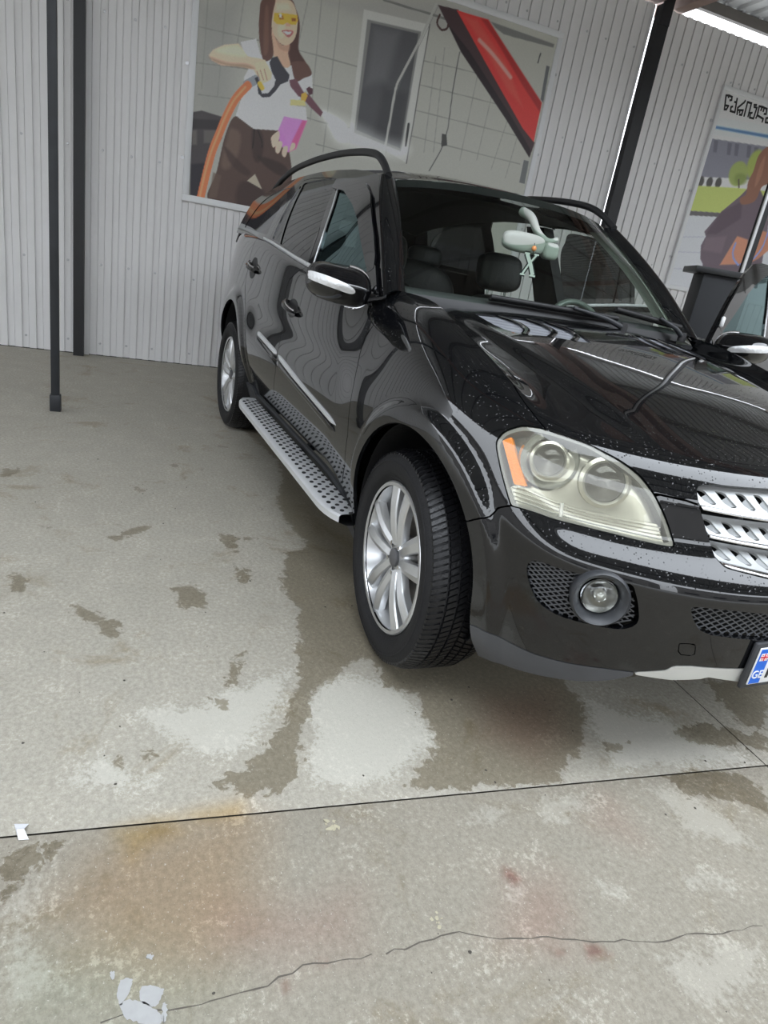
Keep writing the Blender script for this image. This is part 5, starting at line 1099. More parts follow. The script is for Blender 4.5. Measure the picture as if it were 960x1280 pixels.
# fixed body side around the doors (roof rail side, C and D pillar)
sp=lambda clips,**k: patch(side,(-3.76,-.57),(1.14,1.70),230,60,clips,**k)
V,F=sp([INxz(allside,0),OUTxz(fframe,.0018),OUTxz(rframe,.0018),OUTxz(DW,0)],thick=.012); both(V,F,'body_side_frame',GLOSS,car,car)
fp=lambda clips,**k: patch(side,(-1.80,-.57),(1.14,1.70),130,60,clips,**k)
V,F=fp([INxz(fframe,.0018),OUTxz(FW,0)],thick=.016); both(V,F,'window_frame',GLOSS,door_r,door_l,40,True)
V,F=fp([INxz(FW,-.004)],thick=0,off=-.006); both(V,F,'window_glass',FWG,door_r,door_l,40,True)
V,F=sp([INxz(RW,-.004)],thick=0,off=-.005); both(V,F,'window_glass',RWG,rdoor_r,rdoor_l,40,2)
V,F=sp([INxz(QW,-.004)],thick=0,off=-.005); both(V,F,'small_window_glass',RWG,rdoor_r,rdoor_l,40,2)
V,F=sp([INxz(DW,-.004)],thick=0,off=-.003); both(V,F,'quarter_glass',RWG,car,car)
V,F=patch(side,(-2.52,-1.5),(1.14,1.70),110,60,[INxz(rframe,.0018),OUTxz(RW,0),OUTxz(QW,0)],thick=.016); both(V,F,'window_frame',GLOSS,rdoor_r,rdoor_l,40,2)
vis=np.array([(-1.74,1.628),(-1.447,1.618),(-1.275,1.595),(-1.1155,1.5365),(-.8647,1.376),(-.7728,1.3027),(-.735,1.255),(-.775,1.235),(-.803,1.250),(-.913,1.317),(-1.105,1.432),(-1.26,1.493),(-1.50,1.560),(-1.72,1.580)])
V,F=fp([INxz(vis,0)],thick=.010,off=.014); both(V,F,'rain_visor',GLOSS,door_r,door_l,40,True)
def sidecurve(xz,off=0):
    xz=np.array(xz); P=side(xz[:,0],xz[:,1]); P[:,1]-=off; return P
def beltstrip(x0,x1):
    xs=np.linspace(x0,x1,20); return M().tube(sidecurve(np.c_[xs,zb(xs)+.016],.006),.0095,8,sx=.75,sy=1.15)
a=beltstrip(-.80,-1.545); both(np.array(a.V),a.F,'belt_chrome',SATIN,door_r,door_l,50,True)
a=beltstrip(-1.565,-2.62); both(np.array(a.V),a.F,'belt_chrome',SATIN,rdoor_r,rdoor_l,50,2)
a=M().tube(sidecurve([(-1.470,1.22),(-1.492,1.33),(-1.570,1.49),(-1.670,1.59)],.001),.0032,6); both(np.array(a.V),a.F,'window_seal',SATIN,door_r,door_l,50,True)
# mirror sail plate
V,F=fp([INxz(np.array([(-.62,1.168),(-.735,1.268),(-.785,1.262),(-.80,1.18)]),0)],thick=.012,off=.013); both(V,F,'mirror_sail',GLOSS,door_r,door_l,40,True)
q_=side(np.array(-.742),np.array(1.285))*np.array([1,-1,1])+np.array([0,.026,0]); 
mm_=M().tube([q_+np.array([0,0,-.026]),q_+np.array([0,0,-.02]),q_+np.array([0,0,.02]),q_+np.array([0,0,.026])],[.004,.010,.010,.004],10); obj('door_tag',swing(np.array(mm_.V)),mm_.F,WHITEP,door_l,50,label='small white plastic tag')
# A pillars, roof, windscreen
def pil(t,k,off=0.):
    n=len(Aedge)-1; i=t*n; A=np.stack([np.interp(i,np.arange(n+1),Aedge[:,0]),np.interp(i,np.arange(n+1),Aedge[:,1])],-1)
    A3=side(A[...,0],A[...,1]); B3=wscreen(-np.ones_like(t),t); C3=(A3+B3)/2+np.array([.030,-.028,.022])
    k=k[...,None]; P=A3*(1-k)**2+2*C3*k*(1-k)+B3*k**2
    P=P-np.array([.75,-.45,.45])*off; return P
V,F=patch(pil,(0,1),(0,1),40,10,[],thick=.01,outref=(-1.5,0,1.3)); both(V,F,'windscreen_pillar',PAINT,car,car)
def ptrim(t,k):
    a=pil(t,np.ones_like(t)*.97,.022); b=pil(t,np.zeros_like(t)+.1,.040); c_=b+np.array([-.105,.045,-.01]); k=k[...,None]
    return np.where(k<.5,a+(b-a)*k*2,b+(c_-b)*(k*2-1))
V,F=patch(ptrim,(0,1),(0,1),40,8,[],thick=0,outref=(-1.5,0,1.3)); both(V,F,'pillar_trim',TRIMI,car,car,label='pale inner lining of the windscreen pillar')
def roofp(s,t):
    y0=np.abs(side(np.full(np.shape(s),-1.2),zedge(-1.2)+0*s)[...,1])*s
    q=np.clip(y0/.596,-1,1); xf=-1.075-.10*q**2-.03*q**4-.004
    x=xf+(-3.64-xf)*t; yr=np.abs(side(x,zedge(x))[...,1]); P=roof(x,s*.66); P[...,1]=s*yr
    ztop=wscreen(q,np.ones_like(q))[...,2]; P[...,2]+=(ztop-P[...,2])*np.exp(-(t/.06)**2)
    return P
V,F=patch(roofp,(-1,1),(0,1),40,70,[],thick=.01,outref=(-2,0,1)); obj('roof',V,F,PAINT,car,40)
V,F=patch(roofp,(-.97,.97),(.03,.97),20,20,[],thick=0,off=-.05,outref=(-2,0,1)); obj('headliner',V,F,DARKI,car,40)
V,F=patch(wscreen,(-1,1),(0,1),40,24,[],thick=0,outref=(-2,0,1)); obj('windscreen',V,F,WSG,car,40)
for (a,b,c,d) in ((-1,1,.925,1.0),(-1,1,0,.045)):
    V,F=patch(wscreen,(a,b),(c,d),30,3,[],thick=0,off=-.003,outref=(-2,0,1)); obj('windscreen_border',V,F,BLACKP,car,40)
def rails(s):
    xs=np.array([-1.18,-1.27,-1.37,-1.50,-1.70,-2.0,-2.4,-2.8,-3.05,-3.22,-3.32]); h=np.array([.004,.045,.072,.083,.088,.090,.088,.082,.062,.030,.0])
    P=np.array([(x,s*(abs(side(np.array(x),zedge(x))[1])-.035),zedge(x)+.005+k*.93) for x,k in zip(xs,h)])
    Pc=crv(P[:,[0,2]],closed=False,n=5); yy=np.interp(Pc[:,0][::-1],P[:,0][::-1],P[:,1][::-1])[::-1]
    o=M().tube(np.c_[Pc[:,0],yy,Pc[:,1]],.019,10,sx=.9,sy=.9).build('roof_rail',BLACKP,car,50)
    if 0: m=M(); x=-2.30; m.prism([(x-.10,zedge(x)),(x+.10,zedge(x)),(x+.05,zedge(x)+.10),(x-.05,zedge(x)+.10)],s*.60,s*.635,(0,2,1)); m.build('rail_foot',BLACKP,o,40)
rails(-1); rails(1)
for s in (-1,1):
    m=M(); V=[(x,s*y,z) for z,y0,x0,x1 in ((.45,.80,-1.60,-1.90),(1.15,.815,-1.60,-1.86),(1.62,.64,-1.72,-1.90)) for x,y in ((x0,y0+.015),(x1,y0+.015),(x1,y0-.05),(x0,y0-.05))]
    m.add(V,[(4*k+i,4*k+(i+1)%4,4*k+4+(i+1)%4,4*k+4+i) for k in (0,1) for i in range(4)]+[(8,9,10,11)]); m.build('centre_pillar',DARKI,car,30)
# tail: rear window and its frame
def tail(s,t):
    yr=np.abs(side(np.interp(t,[0,1],[-3.72,-3.64])+0*s,np.interp(t,[0,1],[1.30,1.53])+0*s)[...,1])
    return np.stack([np.interp(t,[0,.5,1],[-3.74,-3.71,-3.64])-.08*(1-np.abs(s)**3)*(1-.5*t),s*yr,np.interp(t,[0,1],[1.235,1.53])+.05*t*t*(1-np.abs(s)**2.4)],-1)
TW=crv([(-.86,.20),(.86,.20),(.80,.90),(-.80,.90)],corners=(0,1,2,3),n=4)
V,F=patch(tail,(-1,1),(0,1),40,20,[OUT_(TW) if 0 else (lambda u,v,P:-sdf(TW,u,v))],thick=.02); obj('tailgate_frame',V,F,GLOSS,car,40)
V,F=patch(tail,(-1,1),(0,1),40,20,[IN(TW,-.01)],thick=0,off=-.004); obj('rear_window',V,F,glass('rear_window_glass',(.62,.64,.62),ior=1.5),car,40)
# cowl and wipers
m=M(); n=41; P=np.zeros((n,4,3))
for i,s in enumerate(np.linspace(-1,1,n)):
    a=shood(np.array([s*U13]),np.array([1.]))[0]; b=wscreen(np.array(s),np.array(.03))
    yy=s*.71; xc=-.500-.085*(yy/.715)**2; zh=hoodz(np.array(xc),np.array(yy))
    P[i]=[(xc-.006,yy,zh-.012),(xc-.03,yy,zh-.030),(b[0]+.02,yy*1.01,b[2]-.02),(b[0],b[1],b[2])]
m.grid(P).build('cowl_panel',BLACKP,car,40)
def wiper(s0,t0,s1,t1,pivot):
    s=np.linspace(s0,s1,16); t=np.linspace(t0,t1,16); P=wscreen(s,t); P+=np.array([.018,0,.022])
    o=M().tube(P,.011,8,sx=.9,sy=1.0).build('wiper',BLACKP,car,50)
    M().tube(P-np.array([.012,0,.012]),.004,6).build('wiper_rubber',RUBBER,o,50)
    q=wscreen(np.array(pivot),np.array(.0))+np.array([.045,0,-.005]); mid=P[9]+np.array([.012,0,.012])
    M().tube([q,q*.6+mid*.4+np.array([.01,0,.008]),mid],[.013,.010,.007],8).build('wiper_arm',PLAST,o,50)
    M().lathe([(.001,.02),(.016,.02),(.019,.008),(.019,-.02)],14,axis=2,c=tuple(q)).build('wiper_pivot',BLACKP,o,50)
wiper(-.53,.020,.36,.012,.38); wiper(.38,.082,.99,.030,.95)
# superellipsoid for rounded solids
def sell(c,d,e1=.5,e2=.5,n=28,m=18,R=None):
    th=np.linspace(-math.pi,math.pi,n+1)[:-1]; ph=np.linspace(-math.pi/2,math.pi/2,m)
    sg=lambda v,e: np.sign(v)*np.abs(v)**e
    V=[(d[0]*sg(np.cos(p_),e1)*sg(np.cos(t),e2),d[1]*sg(np.cos(p_),e1)*sg(np.sin(t),e2),d[2]*sg(np.sin(p_),e1)) for p_ in ph for t in th]
    V=np.array(V)
    if R is not None: V=V@np.array(R).T
    F=[(i*n+k,i*n+(k+1)%n,(i+1)*n+(k+1)%n,(i+1)*n+k) for i in range(m-1) for k in range(n)]
    return V+np.array(c),F
# door mirrors
MC=np.array([-.665,-.975,1.182]); MD=np.array([.095,.120,.078])
def mirs(a,b):
    """a: across (-1 outer .. 1 inner), b: height -1..1, on the front face"""
    sg=np.sign; x=(1-np.abs(a)**2.6)*1.; x=np.clip(1-np.abs(a)**3.6-np.abs(b)**2.6,0,1)**.55
    hb=.92+.08*a-.10*np.clip(a-.3,0,1)**2
    return np.stack([MC[0]-.03+.125*x-.022*(1-a)/2+.012*np.exp(-((b-.05)/.22)**2)*x,MC[1]+MD[1]*a,MC[2]+MD[2]*b*hb-.010*a],-1)
def mpoly():
    t=np.linspace(0,2*math.pi,64,endpoint=False); return np.array([(np.sign(math.cos(q))*abs(math.cos(q))**(2/3.6),np.sign(math.sin(q))*abs(math.sin(q))**(2/2.6)) for q in t])
V,F=patch(mirs,(-1,1),(-1,1),56,40,[lambda u,v,P:1-np.abs(u)**3.6-np.abs(v)**2.6-.0005],thick=.0,outref=tuple(MC-np.array([.1,0,0])))
mV=V; mF=F; mr,ml=both(V,F,'mirror_housing',GLOSS,door_r,door_l,50,True)
ring=np.array([mirs(np.array(q[0]*.995),np.array(q[1]*.995)) for q in mpoly()])
a=M(); P=np.stack([ring,ring+np.array([-.03,0,0])],1); P=np.concatenate([P,P[:1]]); a.grid(P); both(np.array(a.V),a.F,'mirror_rim',BLACKP,door_r,door_l,50,True)
a=M(); a.add((ring-MC)*np.array([1,.93,.93])+MC+np.array([-.018,0,0]),[tuple(range(64))]); both(np.array(a.V),a.F,'mirror_glass',CHROME,door_r,door_l,50,True)
ri=np.array([q for q in ring if q[1]>MC[1]+.02]); ri=ri[np.argsort(ri[:,2])]; a=M().tube(ri+np.array([0,.002,0]),.006,6); both(np.array(a.V),a.F,'mirror_chrome',CHROME,door_r,door_l,50,True)
SIGP=crv([(-.985,.20),(-.93,.34),(-.4,.20),(.06,.04),(.20,-.14),(.06,-.27),(-.4,-.22),(-.93,-.12),(-.985,.0)])
V,F=patch(mirs,(-.995,.3),(-.4,.7),40,24,[IN(SIGP)],thick=.004,off=.004,outref=tuple(MC-np.array([.1,0,0]))); both(V,F,'turn_signal',SIGNAL,door_r,door_l,50,True,label='white turn signal lens on the mirror')
a=M().tube([(-.66,-.80,1.165),(-.665,-.86,1.148),(-.675,-.93,1.135)],[.034,.032,.04],12,sx=1.3,sy=.6); both(np.array(a.V),a.F,'mirror_arm',GLOSS,door_r,door_l,50,True)
# headlights
def hl_norm(u,v,d=0):
    e=1e-3; P=sbody(np.array(u),np.array(v)); a=sbody(np.array(u+e),np.array(v))-sbody(np.array(u-e),np.array(v)); b=sbody(np.array(u),np.array(v+e))-sbody(np.array(u),np.array(v-e))
    n=np.cross(a,b); n/=np.linalg.norm(n); 
    if n@(P-np.array([-.5,0,.7]))<0: n=-n
    return P,n
def ringmesh(c,ax,prof,n=32):
    ax=np.array(ax,float); ax/=np.linalg.norm(ax); a=np.cross(ax,(0,0,1)); a/=np.linalg.norm(a); b=np.cross(a,ax)
    V=[np.array(c)+r*(a*math.cos(2*math.pi*k/n)+b*math.sin(2*math.pi*k/n))+ax*h for r,h in prof for k in range(n)]
    m=len(prof); F=[(i*n+k,i*n+(k+1)%n,(i+1)*n+(k+1)%n,(i+1)*n+k) for i in range(m-1) for k in range(n)]
    return np.array(V),F
LV,LF=patch(sbody,(.5,1.12),(.74,1.06),64,34,[IN(HL,.0015)],thick=.004,off=-.002)
hr,hlft=both(LV,LF,'headlight',LENS,car,car)
def hlpart(V,F,name,mt,label=None):
    obj(name,V,F,mt,hr,40,label); V2,F2=flipy(V,F); obj(name,V2,F2,mt,hlft,40,label)
V,F=patch(sbody,(.5,1.12),(.74,1.06),44,24,[IN(HL,.001)],thick=0,off=-.055); hlpart(V,F,'lamp_bowl',CREAM)
V,F=patch(sbody,(.5,1.12),(.74,1.06),64,34,[IN(HL,.001),lambda u,v,P:-(sdf(HL,u,v)-.010)],thick=.05,off=-.006); hlpart(V,F,'lamp_rim',LRIM)
V,F=patch(sbody,(.9,1.1),(.8,.98),24,24,[IN(np.array(OUT['AMBER']),0),IN(HL,.006)],thick=.02,off=-.007); hlpart(V,F,'amber_reflector',AMBER,'orange side reflector in the headlight')
fwd=np.array([.86,-.42,.18])
for k,(u,v) in enumerate(OUT['PROJ']):
    P,n=hl_norm(u,v); n2=n*.35+fwd*.65; n2/=np.linalg.norm(n2); c=P-n*.020
    R=(.040,.052)[k]
    V,F=ringmesh(c,n2,[(R*2.05,-.022),(R*1.9,-.010),(R*1.72,-.022),(R*1.45,-.030)] if k==0 else [(R*1.22,-.010),(R*1.1,-.004),(R*1.0,-.012)]); hlpart(V,F,'reflector_ring',HLRING)
    V,F=ringmesh(c,n2,[(R*1.3,-.028),(R*1.3,-.006),(R*1.12,-.002),(R,-.008),(R,-.03)]); hlpart(V,F,'lens_ring',CREAM)
    V,F=ringmesh(c,n2,[(R,-.010),(R*.85,-.002),(R*.6,.005),(R*.3,.009),(.0005,.010)],28); hlpart(V,F,'projector_lens',PROJL)
    V,F=ringmesh(c,n2,[(R*.98,-.014),(.0005,-.03)],28); hlpart(V,F,'projector_back',STEELM)
hs=[tuple(q) for q in OUT['HLSTRIP']]
stp=np.array(hs[:]+[(.53,.85),(.56,.84),(.70,.83),(.9,.79),(.99,.75),(1.03,.79)])
V,F=patch(sbody,(.5,1.12),(.74,.95),64,24,[IN(stp,0),IN(HL,.008)],thick=.016,off=-.022); hlpart(V,F,'lower_reflector',CREAM)
for k in range(4):
    f=.15+.23*k; top_=np.array(hs); bot_=np.array([(.978,.788),(.90,.824),(.80,.852),(.71,.859),(.545,.857)]); q=top_*(1-f)+bot_*f
    qc=crv(q,closed=False,n=4); P=sbody(qc[:,0],qc[:,1]); _,n=hl_norm(.75,.88); m=M().tube(P-n*.019,.0022,4); hlpart(np.array(m.V),m.F,'reflector_rib',HLRING)
P=np.array([sbody(np.array(.842),np.array(.893)),sbody(np.array(.838),np.array(.846))]); _,n=hl_norm(.825,.88); m=M().tube(P-n*.015,.005,6); hlpart(np.array(m.V),m.F,'reflector_divider',WHITEP)
# fog lights
P,n=hl_norm(*OUT['FOGC'][0]); ax=np.array([.85,-.52,.06]); ax/=np.linalg.norm(ax)
def fogpart(V,F,name,mt,par=None):
    a=obj(name,V,F,mt,par[0] if par else car,45); V2,F2=flipy(V,F); b=obj(name,V2,F2,mt,par[1] if par else car,45); return a,b
c=P+ax*.002
fl=fogpart(*ringmesh(c,ax,[(.070,-.06),(.076,-.01),(.075,.008),(.069,.014),(.060,.006),(.052,-.012),(.048,-.035)],36),'fog_light',PLAST)
fogpart(*ringmesh(c,ax,[(.0475,-.014),(.040,-.006),(.025,.000),(.0005,.002)],32),'fog_lens',FOGL,fl)
fogpart(*ringmesh(c,ax,[(.047,-.016),(.040,-.035),(.02,-.050),(.0005,-.052)],32),'fog_bowl',CHROME,fl)
fogpart(*ringmesh(c+np.array([0,.008,-.005]),ax,[(.016,-.04),(.016,-.022),(.010,-.016),(.0005,-.014)],16),'fog_bulb_cap',CREAM,fl)
# number plate
def textmesh(s,size,th=.001):
    cu=bpy.data.curves.new('t','FONT'); cu.body=s; cu.size=size; cu.extrude=th; cu.resolution_u=4
    o=bpy.data.objects.new('t',cu); COLL.objects.link(o); dg=bpy.context.evaluated_depsgraph_get(); me=bpy.data.meshes.new_from_object(o.evaluated_get(dg))
    V=np.array([v.co[:] for v in me.vertices]); F=[tuple(p.vertices) for p in me.polygons]
    bpy.data.objects.remove(o); bpy.data.curves.remove(cu); bpy.data.meshes.remove(me); return V,F
def onplate(V): return np.c_[np.full(len(V),.884)+V[:,2],V[:,0],V[:,1]+.473]
po=M().box((.872,0,.471),(.014,.545,.140),bev=.006).build('number_plate_holder',PLAST,car,40)
pl=M().box((.8815,0,.473),(.004,.520,.112),bev=.0018).build('number_plate',WHITEP,car,40,label='white number plate with a blue GE band')
M().box((.8835,-.2365,.473),(.0015,.041,.106)).build('blue_band',BLUEP,pl,40)
V,F=textmesh('GE',.034); V=V-np.array([V[:,0].min()+.5*(V[:,0].max()-V[:,0].min()),0,0]); obj('country_letters',onplate(V+np.array([-.2365,-.036,.0008])),F,WHITEP,pl)
M().box((.8845,-.2365,.502),(.001,.030,.022)).build('flag_white',WHITEP,pl,40)
m=M(); m.box((.8853,-.2365,.502),(.0008,.030,.0045)); m.box((.8853,-.2365,.502),(.0008,.0045,.022))
for dy in (-.0085,.0085):
    for dz in (-.0065,.0065): m.box((.8853,-.2365+dy,.502+dz),(.0008,.004,.0012)); m.box((.8853,-.2365+dy,.502+dz),(.0008,.0012,.004))
m.build('flag_cross',REDP,pl,40)
m=M().box((.8843,-.196,.472),(.0012,.010,.076)); m.build('plate_letter',BLKP,pl,40)
# wheels
def wheel(name,s):
    root=bpy.data.objects.new(name,None); COLL.objects.link(root); root.parent=car
    prof=[(.250,.100),(.262,.104),(.268,.112),(.285,.124),(.308,.1285),(.330,.126),(.347,.118),(.3565,.106),(.3615,.095),(.3635,.05),(.3640,0)]
    prof=prof+[(r,-h) for r,h in prof[-2::-1]]
    tyre=M().lathe(prof,96,axis=1).build('tyre',RUBBER,root,60)
    for pr_ in ([(.272,.1135),(.274,.1175),(.277,.1175),(.279,.1205)],[(.322,.1278),(.324,.1295),(.328,.1290),(.330,.1265)]):
        for s_ in (1,-1): M().lathe([(r,h*s_) for r,h in pr_],96,axis=1).build('sidewall_ring',RUBBER,tyre,60)
    t=M(); NP=56
    rows=[(-.024,.0,-.35,.08),(.0035,.026,.08,.35),]
    def R_(y): y=abs(y); return np.interp(y,[0,.05,.095,.106,.118],[.3640,.3635,.3615,.3565,.347])
    def blk(poly,h=.0072):
        n=len(poly); V=[]
        for dz,sc in ((-.002,1.0),(h,.90)):
            cx=np.mean([q[0] for q in poly]); cy=np.mean([q[1] for q in poly])
            for q0,q1 in poly:
                an=cx+(q0-cx)*sc; y=cy+(q1-cy)*sc; r=R_(y)+dz*(1 if abs(y)<.1 else .8)
                V.append((r*math.sin(an),y,r*math.cos(an)))
        t.add(V,[tuple(range(n))[::-1],tuple(range(n,2*n))]+[(i,(i+1)%n,n+(i+1)%n,n+i) for i in range(n)])
    p_=2*math.pi/NP
    for k in range(NP):
        a0=k*p_
        for sg in (1,-1):
            f=lambda y: .55*(abs(y)/.1)**.8*p_*1.8
            for (ya,yb,w0,w1) in ((.003,.030,.06,.94),(.035,.066,.05,.95),(.071,.117,.10,.92)):
                pts=[(a0+w0*p_+f(ya),sg*ya),(a0+w0*p_+f((ya+yb)/2),sg*(ya+yb)/2),(a0+w0*p_+f(yb),sg*yb),(a0+w1*p_+f(yb),sg*yb),(a0+w1*p_+f((ya+yb)/2),sg*(ya+yb)/2),(a0+w1*p_+f(ya),sg*ya)]
                mid=(w0+w1)/2
                # each block is cut in two by a sipe
                for (c0,c1) in ((w0,mid-.05),(mid+.05,w1)):
                    blk([(a0+c0*p_+f(ya),sg*ya),(a0+c0*p_+f(yb),sg*yb),(a0+c1*p_+f(yb),sg*yb),(a0+c1*p_+f(ya),sg*ya)])
    t.build('tread',TREADM,tyre,30,kind='stuff')
    rim=M().lathe([(.244,-.112),(.256,-.113),(.2600,-.108),(.2575,-.100),(.250,-.098),(.243,-.104),(.236,-.085),(.222,-.060),(.212,.02),(.225,.09),(.250,.104)],72,axis=1).build('rim',WHEELM,root,40)
    for k in range(5):
        for sd in (1,-1):
            ang=2*math.pi*k/5
            sp_=M(); n=9; P=np.zeros((n,8,3))
            for i,f in enumerate(np.linspace(0,1,n)):
                r=.040+(.246-.040)*f; lat=sd*(.0215+.035*f**1.2); w_=.0205+.010*f**1.4
                yo=-.088-.012*math.sin(math.pi*min(1,f*1.05))-.012*f
                prof=[(-w_,.030),(-w_,.007),(-w_*.86,.002),(sd*w_*.10,-.0055),(w_*.86,.002),(w_,.007),(w_,.030),(0,.036)]
                for q,(dx,dy) in enumerate(prof):
                    x=lat+dx; P[i,q]=(r*math.sin(ang)+x*math.cos(ang),yo+dy,r*math.cos(ang)-x*math.sin(ang))
            P=np.concatenate([P,P[:,:1]],1)
            sp_.grid(P).build('spoke',WHEELM,root,32)
    M().lathe([(.0005,-.086),(.050,-.088),(.064,-.082),(.072,-.066),(.075,-.03)],40,axis=1).build('hub',WHEELM,root,40)
    M().lathe([(.0005,-.101),(.026,-.1005),(.0315,-.097),(.0325,-.086)],32,axis=1).build('hub_cap',mat('hub_cap_grey',(.10,.10,.105),.5) if 'hub_cap_grey' not in MATS else MATS['hub_cap_grey'],root,40)
    for k in range(5):
        a_=2*math.pi*(k+.5)/5; M().lathe([(.0005,-.097),(.008,-.097),(.0095,-.093),(.0095,-.080)],6,axis=1,c=(.053*math.sin(a_),0,.053*math.cos(a_))).build('wheel_bolt',CHROME,root,30)
    M().lathe([(.08,-.045),(.170,-.045),(.172,-.04),(.172,-.02),(.170,-.015),(.08,-.015)],48,axis=1).build('brake_disc',STEELM,root,40)
    cal=M(); P=[]
    for a_ in np.linspace(-.45,.45,8): P.append((-.155*math.cos(a_)*1.,-.03,.155*math.sin(a_)))
    cal.tube(P,.035,8,sx=.8,sy=1.).build('brake_caliper',PLAST,root,40)
    M().lathe([(.001,.06),(.20,.06),(.21,.0),(.21,.09)],40,axis=1).build('brake_shield',VOID,root,40)
    return root
def copy_tree(o,parent):
    c=o.copy(); COLL.objects.link(c); c.parent=parent
    for ch in list(o.children): copy_tree(ch,c)
    return c
w0=wheel('front_wheel',1); w0.location=(0,-.800,.3705); w0.rotation_euler=(0,math.radians(4),math.radians(-3.5))
w0.rotation_euler[1]=math.radians(-6); w1=copy_tree(w0,car); w1.name='front_wheel'; w1.location=(0,.800,.3705); w1.rotation_euler=(0,math.radians(20),math.radians(180-3.5))
w2=copy_tree(w0,car); w2.name='rear_wheel'; w2.location=(-2.915,-.800,.3705); w2.rotation_euler=(0,math.radians(-3),0)
w3=copy_tree(w0,car); w3.name='rear_wheel'; w3.location=(-2.915,.800,.3705); w3.rotation_euler=(0,math.radians(30),math.radians(180))
# wheel wells, underbody, axles
for (cx,cz,R) in ARCH:
    for s in (-1,1):
        m=M(); th=np.linspace(-.22*math.pi,1.22*math.pi,40); P=np.zeros((40,3,3))
        for i,t in enumerate(th):
            for j,(y,rr) in enumerate(((.80 if math.cos(t)>0 and cx>-1 else .90,R+.004),(.74,R+.02),(.52,R+.02))): P[i,j]=(cx+rr*math.cos(t),s*y,max(.27,cz+rr*math.sin(t)))
        m.grid(P); k=len(m.V); m.add([(cx+(R+.02)*math.cos(t),s*.52,cz+(R+.02)*math.sin(t)) for t in th],[tuple(range(40))]); m.build('wheel_well',LINER,car,40)
for c_,d_ in (((-1.42,0,.36),(1.9,1.50,.14)),((.10,0,.46),(.86,.98,.30)),((-3.3,0,.50),(.9,1.0,.30)),((.50,0,.40),(.28,1.15,.16)),((-1.42,0,.30),(1.85,1.66,.06))): M().box(c_,d_).build('underbody_panel',VOID,car,40)
for x in (0,-2.915): M().tube([(x,-.72,.37),(x,.72,.37)],.045,10).build('axle',STEELM,car,40)
m=M().box((.02,0,.74),(.92,1.02,.26)); m.build('engine_block',VOID,car,40)
# cabin
m=M(); m.box((-2.2,0,.46),(3.1,1.56,.06)); m.build('cabin_floor',DARKI,car,40)
n=31; P=np.zeros((n,6,3))
for i,y in enumerate(np.linspace(-.74,.74,n)):
    hump=.035*math.exp(-((y-.37)/.20)**2)
    P[i]=[(-.60,y,1.165),(-.72,y,1.165+hump*.3),(-.90,y,1.135+hump),(-1.02,y,1.09+hump),(-1.06,y,1.00),(-.98,y,.62)]
dash=M().grid(P).build('dashboard',DARKI,car,60)
a=M().box((-1.10,0,.72),(.5,.26,.34),bev=.03); a.build('centre_console',DARKI,car,40)
sw=[(0.185*math.cos(t),0.185*math.sin(t)) for t in np.linspace(0,2*math.pi,41)]
tilt=math.radians(24); c=np.array([-1.00,.43,1.085])
pts=np.array([(c[0]-y*math.sin(tilt),c[1]+x,c[2]+y*math.cos(tilt)) for x,y in sw]); o=M().tube(pts,.0155,10,cap=False).build('steering_wheel',mat('steering_wheel_leather',(.15,.165,.15),.30,coat=.3),car,50)
M().lathe([(.0005,-.03),(.06,-.025),(.075,.01),(.06,.03)],20,axis=0,c=tuple(c+np.array([.03,0,-.01]))).build('horn_pad',DARKI,o,50)
for a_ in (0,math.pi,-math.pi/2): M().tube([c+np.array([.01,.05*math.cos(a_),.05*math.sin(a_)]),c+np.array([-math.sin(a_)*.18*math.sin(tilt),.18*math.cos(a_),.18*math.sin(a_)*math.cos(tilt)])],.014,8).build('steering_spoke',DARKI,o,50)
def seat(x,y,rear=False,w=.245):
    o=obj('rear_seat' if rear else 'front_seat',*sell((x,y,.66),(.27,w,.10),.6,.4),LEATH,car,60)
    R=np.array([[math.cos(.22),0,-math.sin(.22)],[0,1,0],[math.sin(.22),0,math.cos(.22)]])
    V,F=sell((0,0,0),(.085,w*.98,.36 if rear else .31),.5,.5); obj('backrest',V@R.T+np.array([x-.34,y,.98 if rear else .90]),F,LEATH,o,60)
    if not rear:
        V,F=sell((0,0,0),(.055,.145,.105),.55,.55); obj('headrest',V@R.T+np.array([x-.44,y,1.335]),F,LEATH,o,60)
        for d in (-.06,.06): M().tube([(x-.42,y+d,1.15),(x-.44,y+d,1.30)],.007,6).build('headrest_post',CHROME,o,50)
    else:
        for d in (-.37,.37):
            V,F=sell((0,0,0),(.05,.13,.07),.55,.55); obj('headrest',V@R.T+np.array([x-.46,y+d,1.36]),F,LEATH,o,60)
seat(-1.32,-.38); seat(-1.32,.38); seat(-2.30,0,True,.62)
def smooth3(P,n=6):
    P=np.array(P,float); a=crv(P[:,:2],closed=False,n=n); b=crv(P[:,[0,2]],closed=False,n=n); return np.c_[a,b[:,1]]
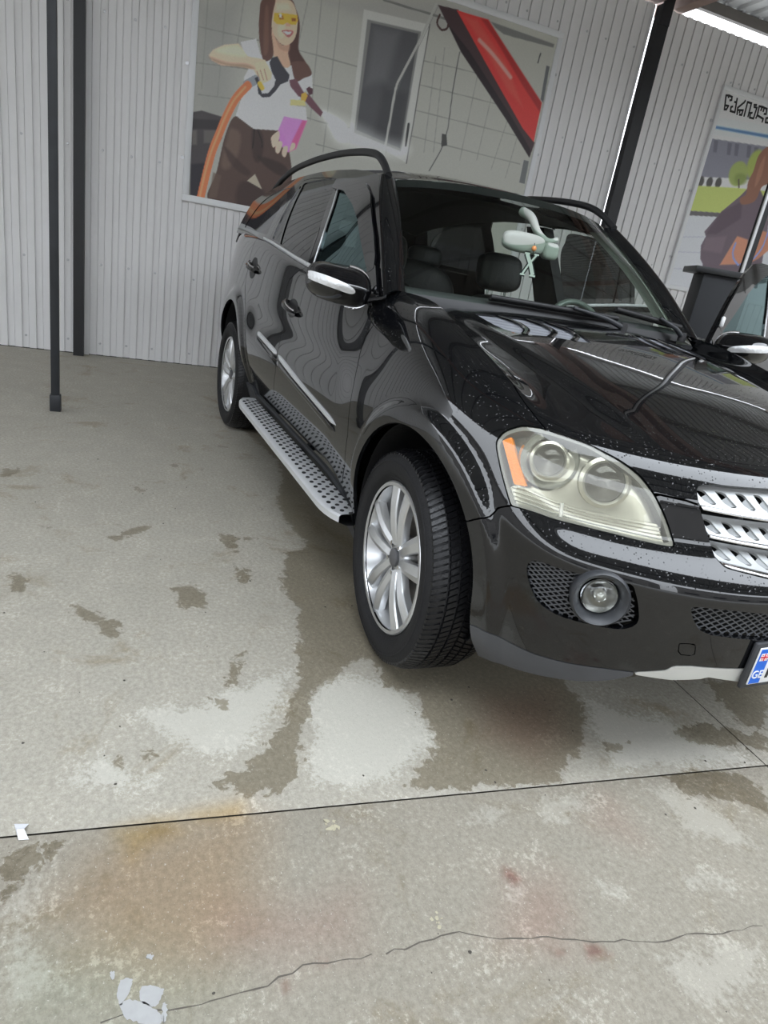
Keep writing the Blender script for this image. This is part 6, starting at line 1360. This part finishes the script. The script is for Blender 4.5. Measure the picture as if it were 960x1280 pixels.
# inside mirror on its foot
mc=np.array([-.842,-.105,1.463]); Rm=rotz(.15)
o=obj('inside_mirror',*sell(mc,(.030,.120,.042),.6,.7,R=Rm),MIRB,car,60)
M().tube(smooth3([wscreen(np.array(-.05),np.array(.86))+np.array([-.02,0,-.012]),(-.935,-.030,1.575),(-.90,-.012,1.525),(-.88,.02,1.497),(-.872,.05,1.492),(-.868,.085,1.505)]),np.linspace(.021,.010,31),12).build('mirror_stem',MIRB,o,60)
obj('mirror_foot',*sell((-.850,.045,1.450),(.028,.040,.036),.6,.6),MIRB,o,60)
# small letter ornament hanging from the inside mirror
hang=thing('hanging_ornament','small white ornament shaped like two letters hanging on a cord inside the windscreen','ornament',(0,0,0))
ho=np.array([-.800,-.078,1.378]); mw=mat('white_enamel',(.82,.84,.80),.4); mo_=mat('orange_bead',(.75,.30,.10),.4)
def strokes(lst,wd,th,Rz):
    m=M()
    for (a,b,w_) in lst:
        a=np.array(a);b=np.array(b); d=(b-a)/np.linalg.norm(b-a); nrm=np.array([-d[1],d[0]])*w_/2
        q=[a+nrm,a-nrm,b-nrm,b+nrm]; V=[(th,x*.86,z*.86) for x,z in q]+[(-th,x*.86,z*.86) for x,z in q]
        m.add(np.array(V)@Rz.T+ho,[(0,1,2,3),(7,6,5,4),(0,4,5,1),(1,5,6,2),(2,6,7,3),(3,7,4,0)])
    return m
Yt=[((-.024,.050),(0,.010),.018),((.024,.050),(0,.010),.009),((-.036,.052),(-.010,.052),.008),((.012,.052),(.036,.052),.008),((-.026,-.045),(.0,.012),.009),((.026,-.045),(0,.012),.018),((-.038,-.049),(-.014,-.049),.008),((.010,-.049),(.040,-.049),.008)]
Rz=rotz(-.55)
strokes(Yt,1,.003,Rz).build('letter_face',mw,hang,30); 
strokes([(a,b,w_+.013) for a,b,w_ in Yt],1,.0022,Rz).build('letter_edge',BLKP,hang,30)
obj('bead',*sell(ho+np.array([0,.004,.068]),(.011,.011,.012),1,1,12,8),mo_,hang,60)
M().tube([ho+np.array([0,.004,.05]),ho+np.array([-.004,.004,.090])],.0015,5).build('cord',BLKP,hang,50)
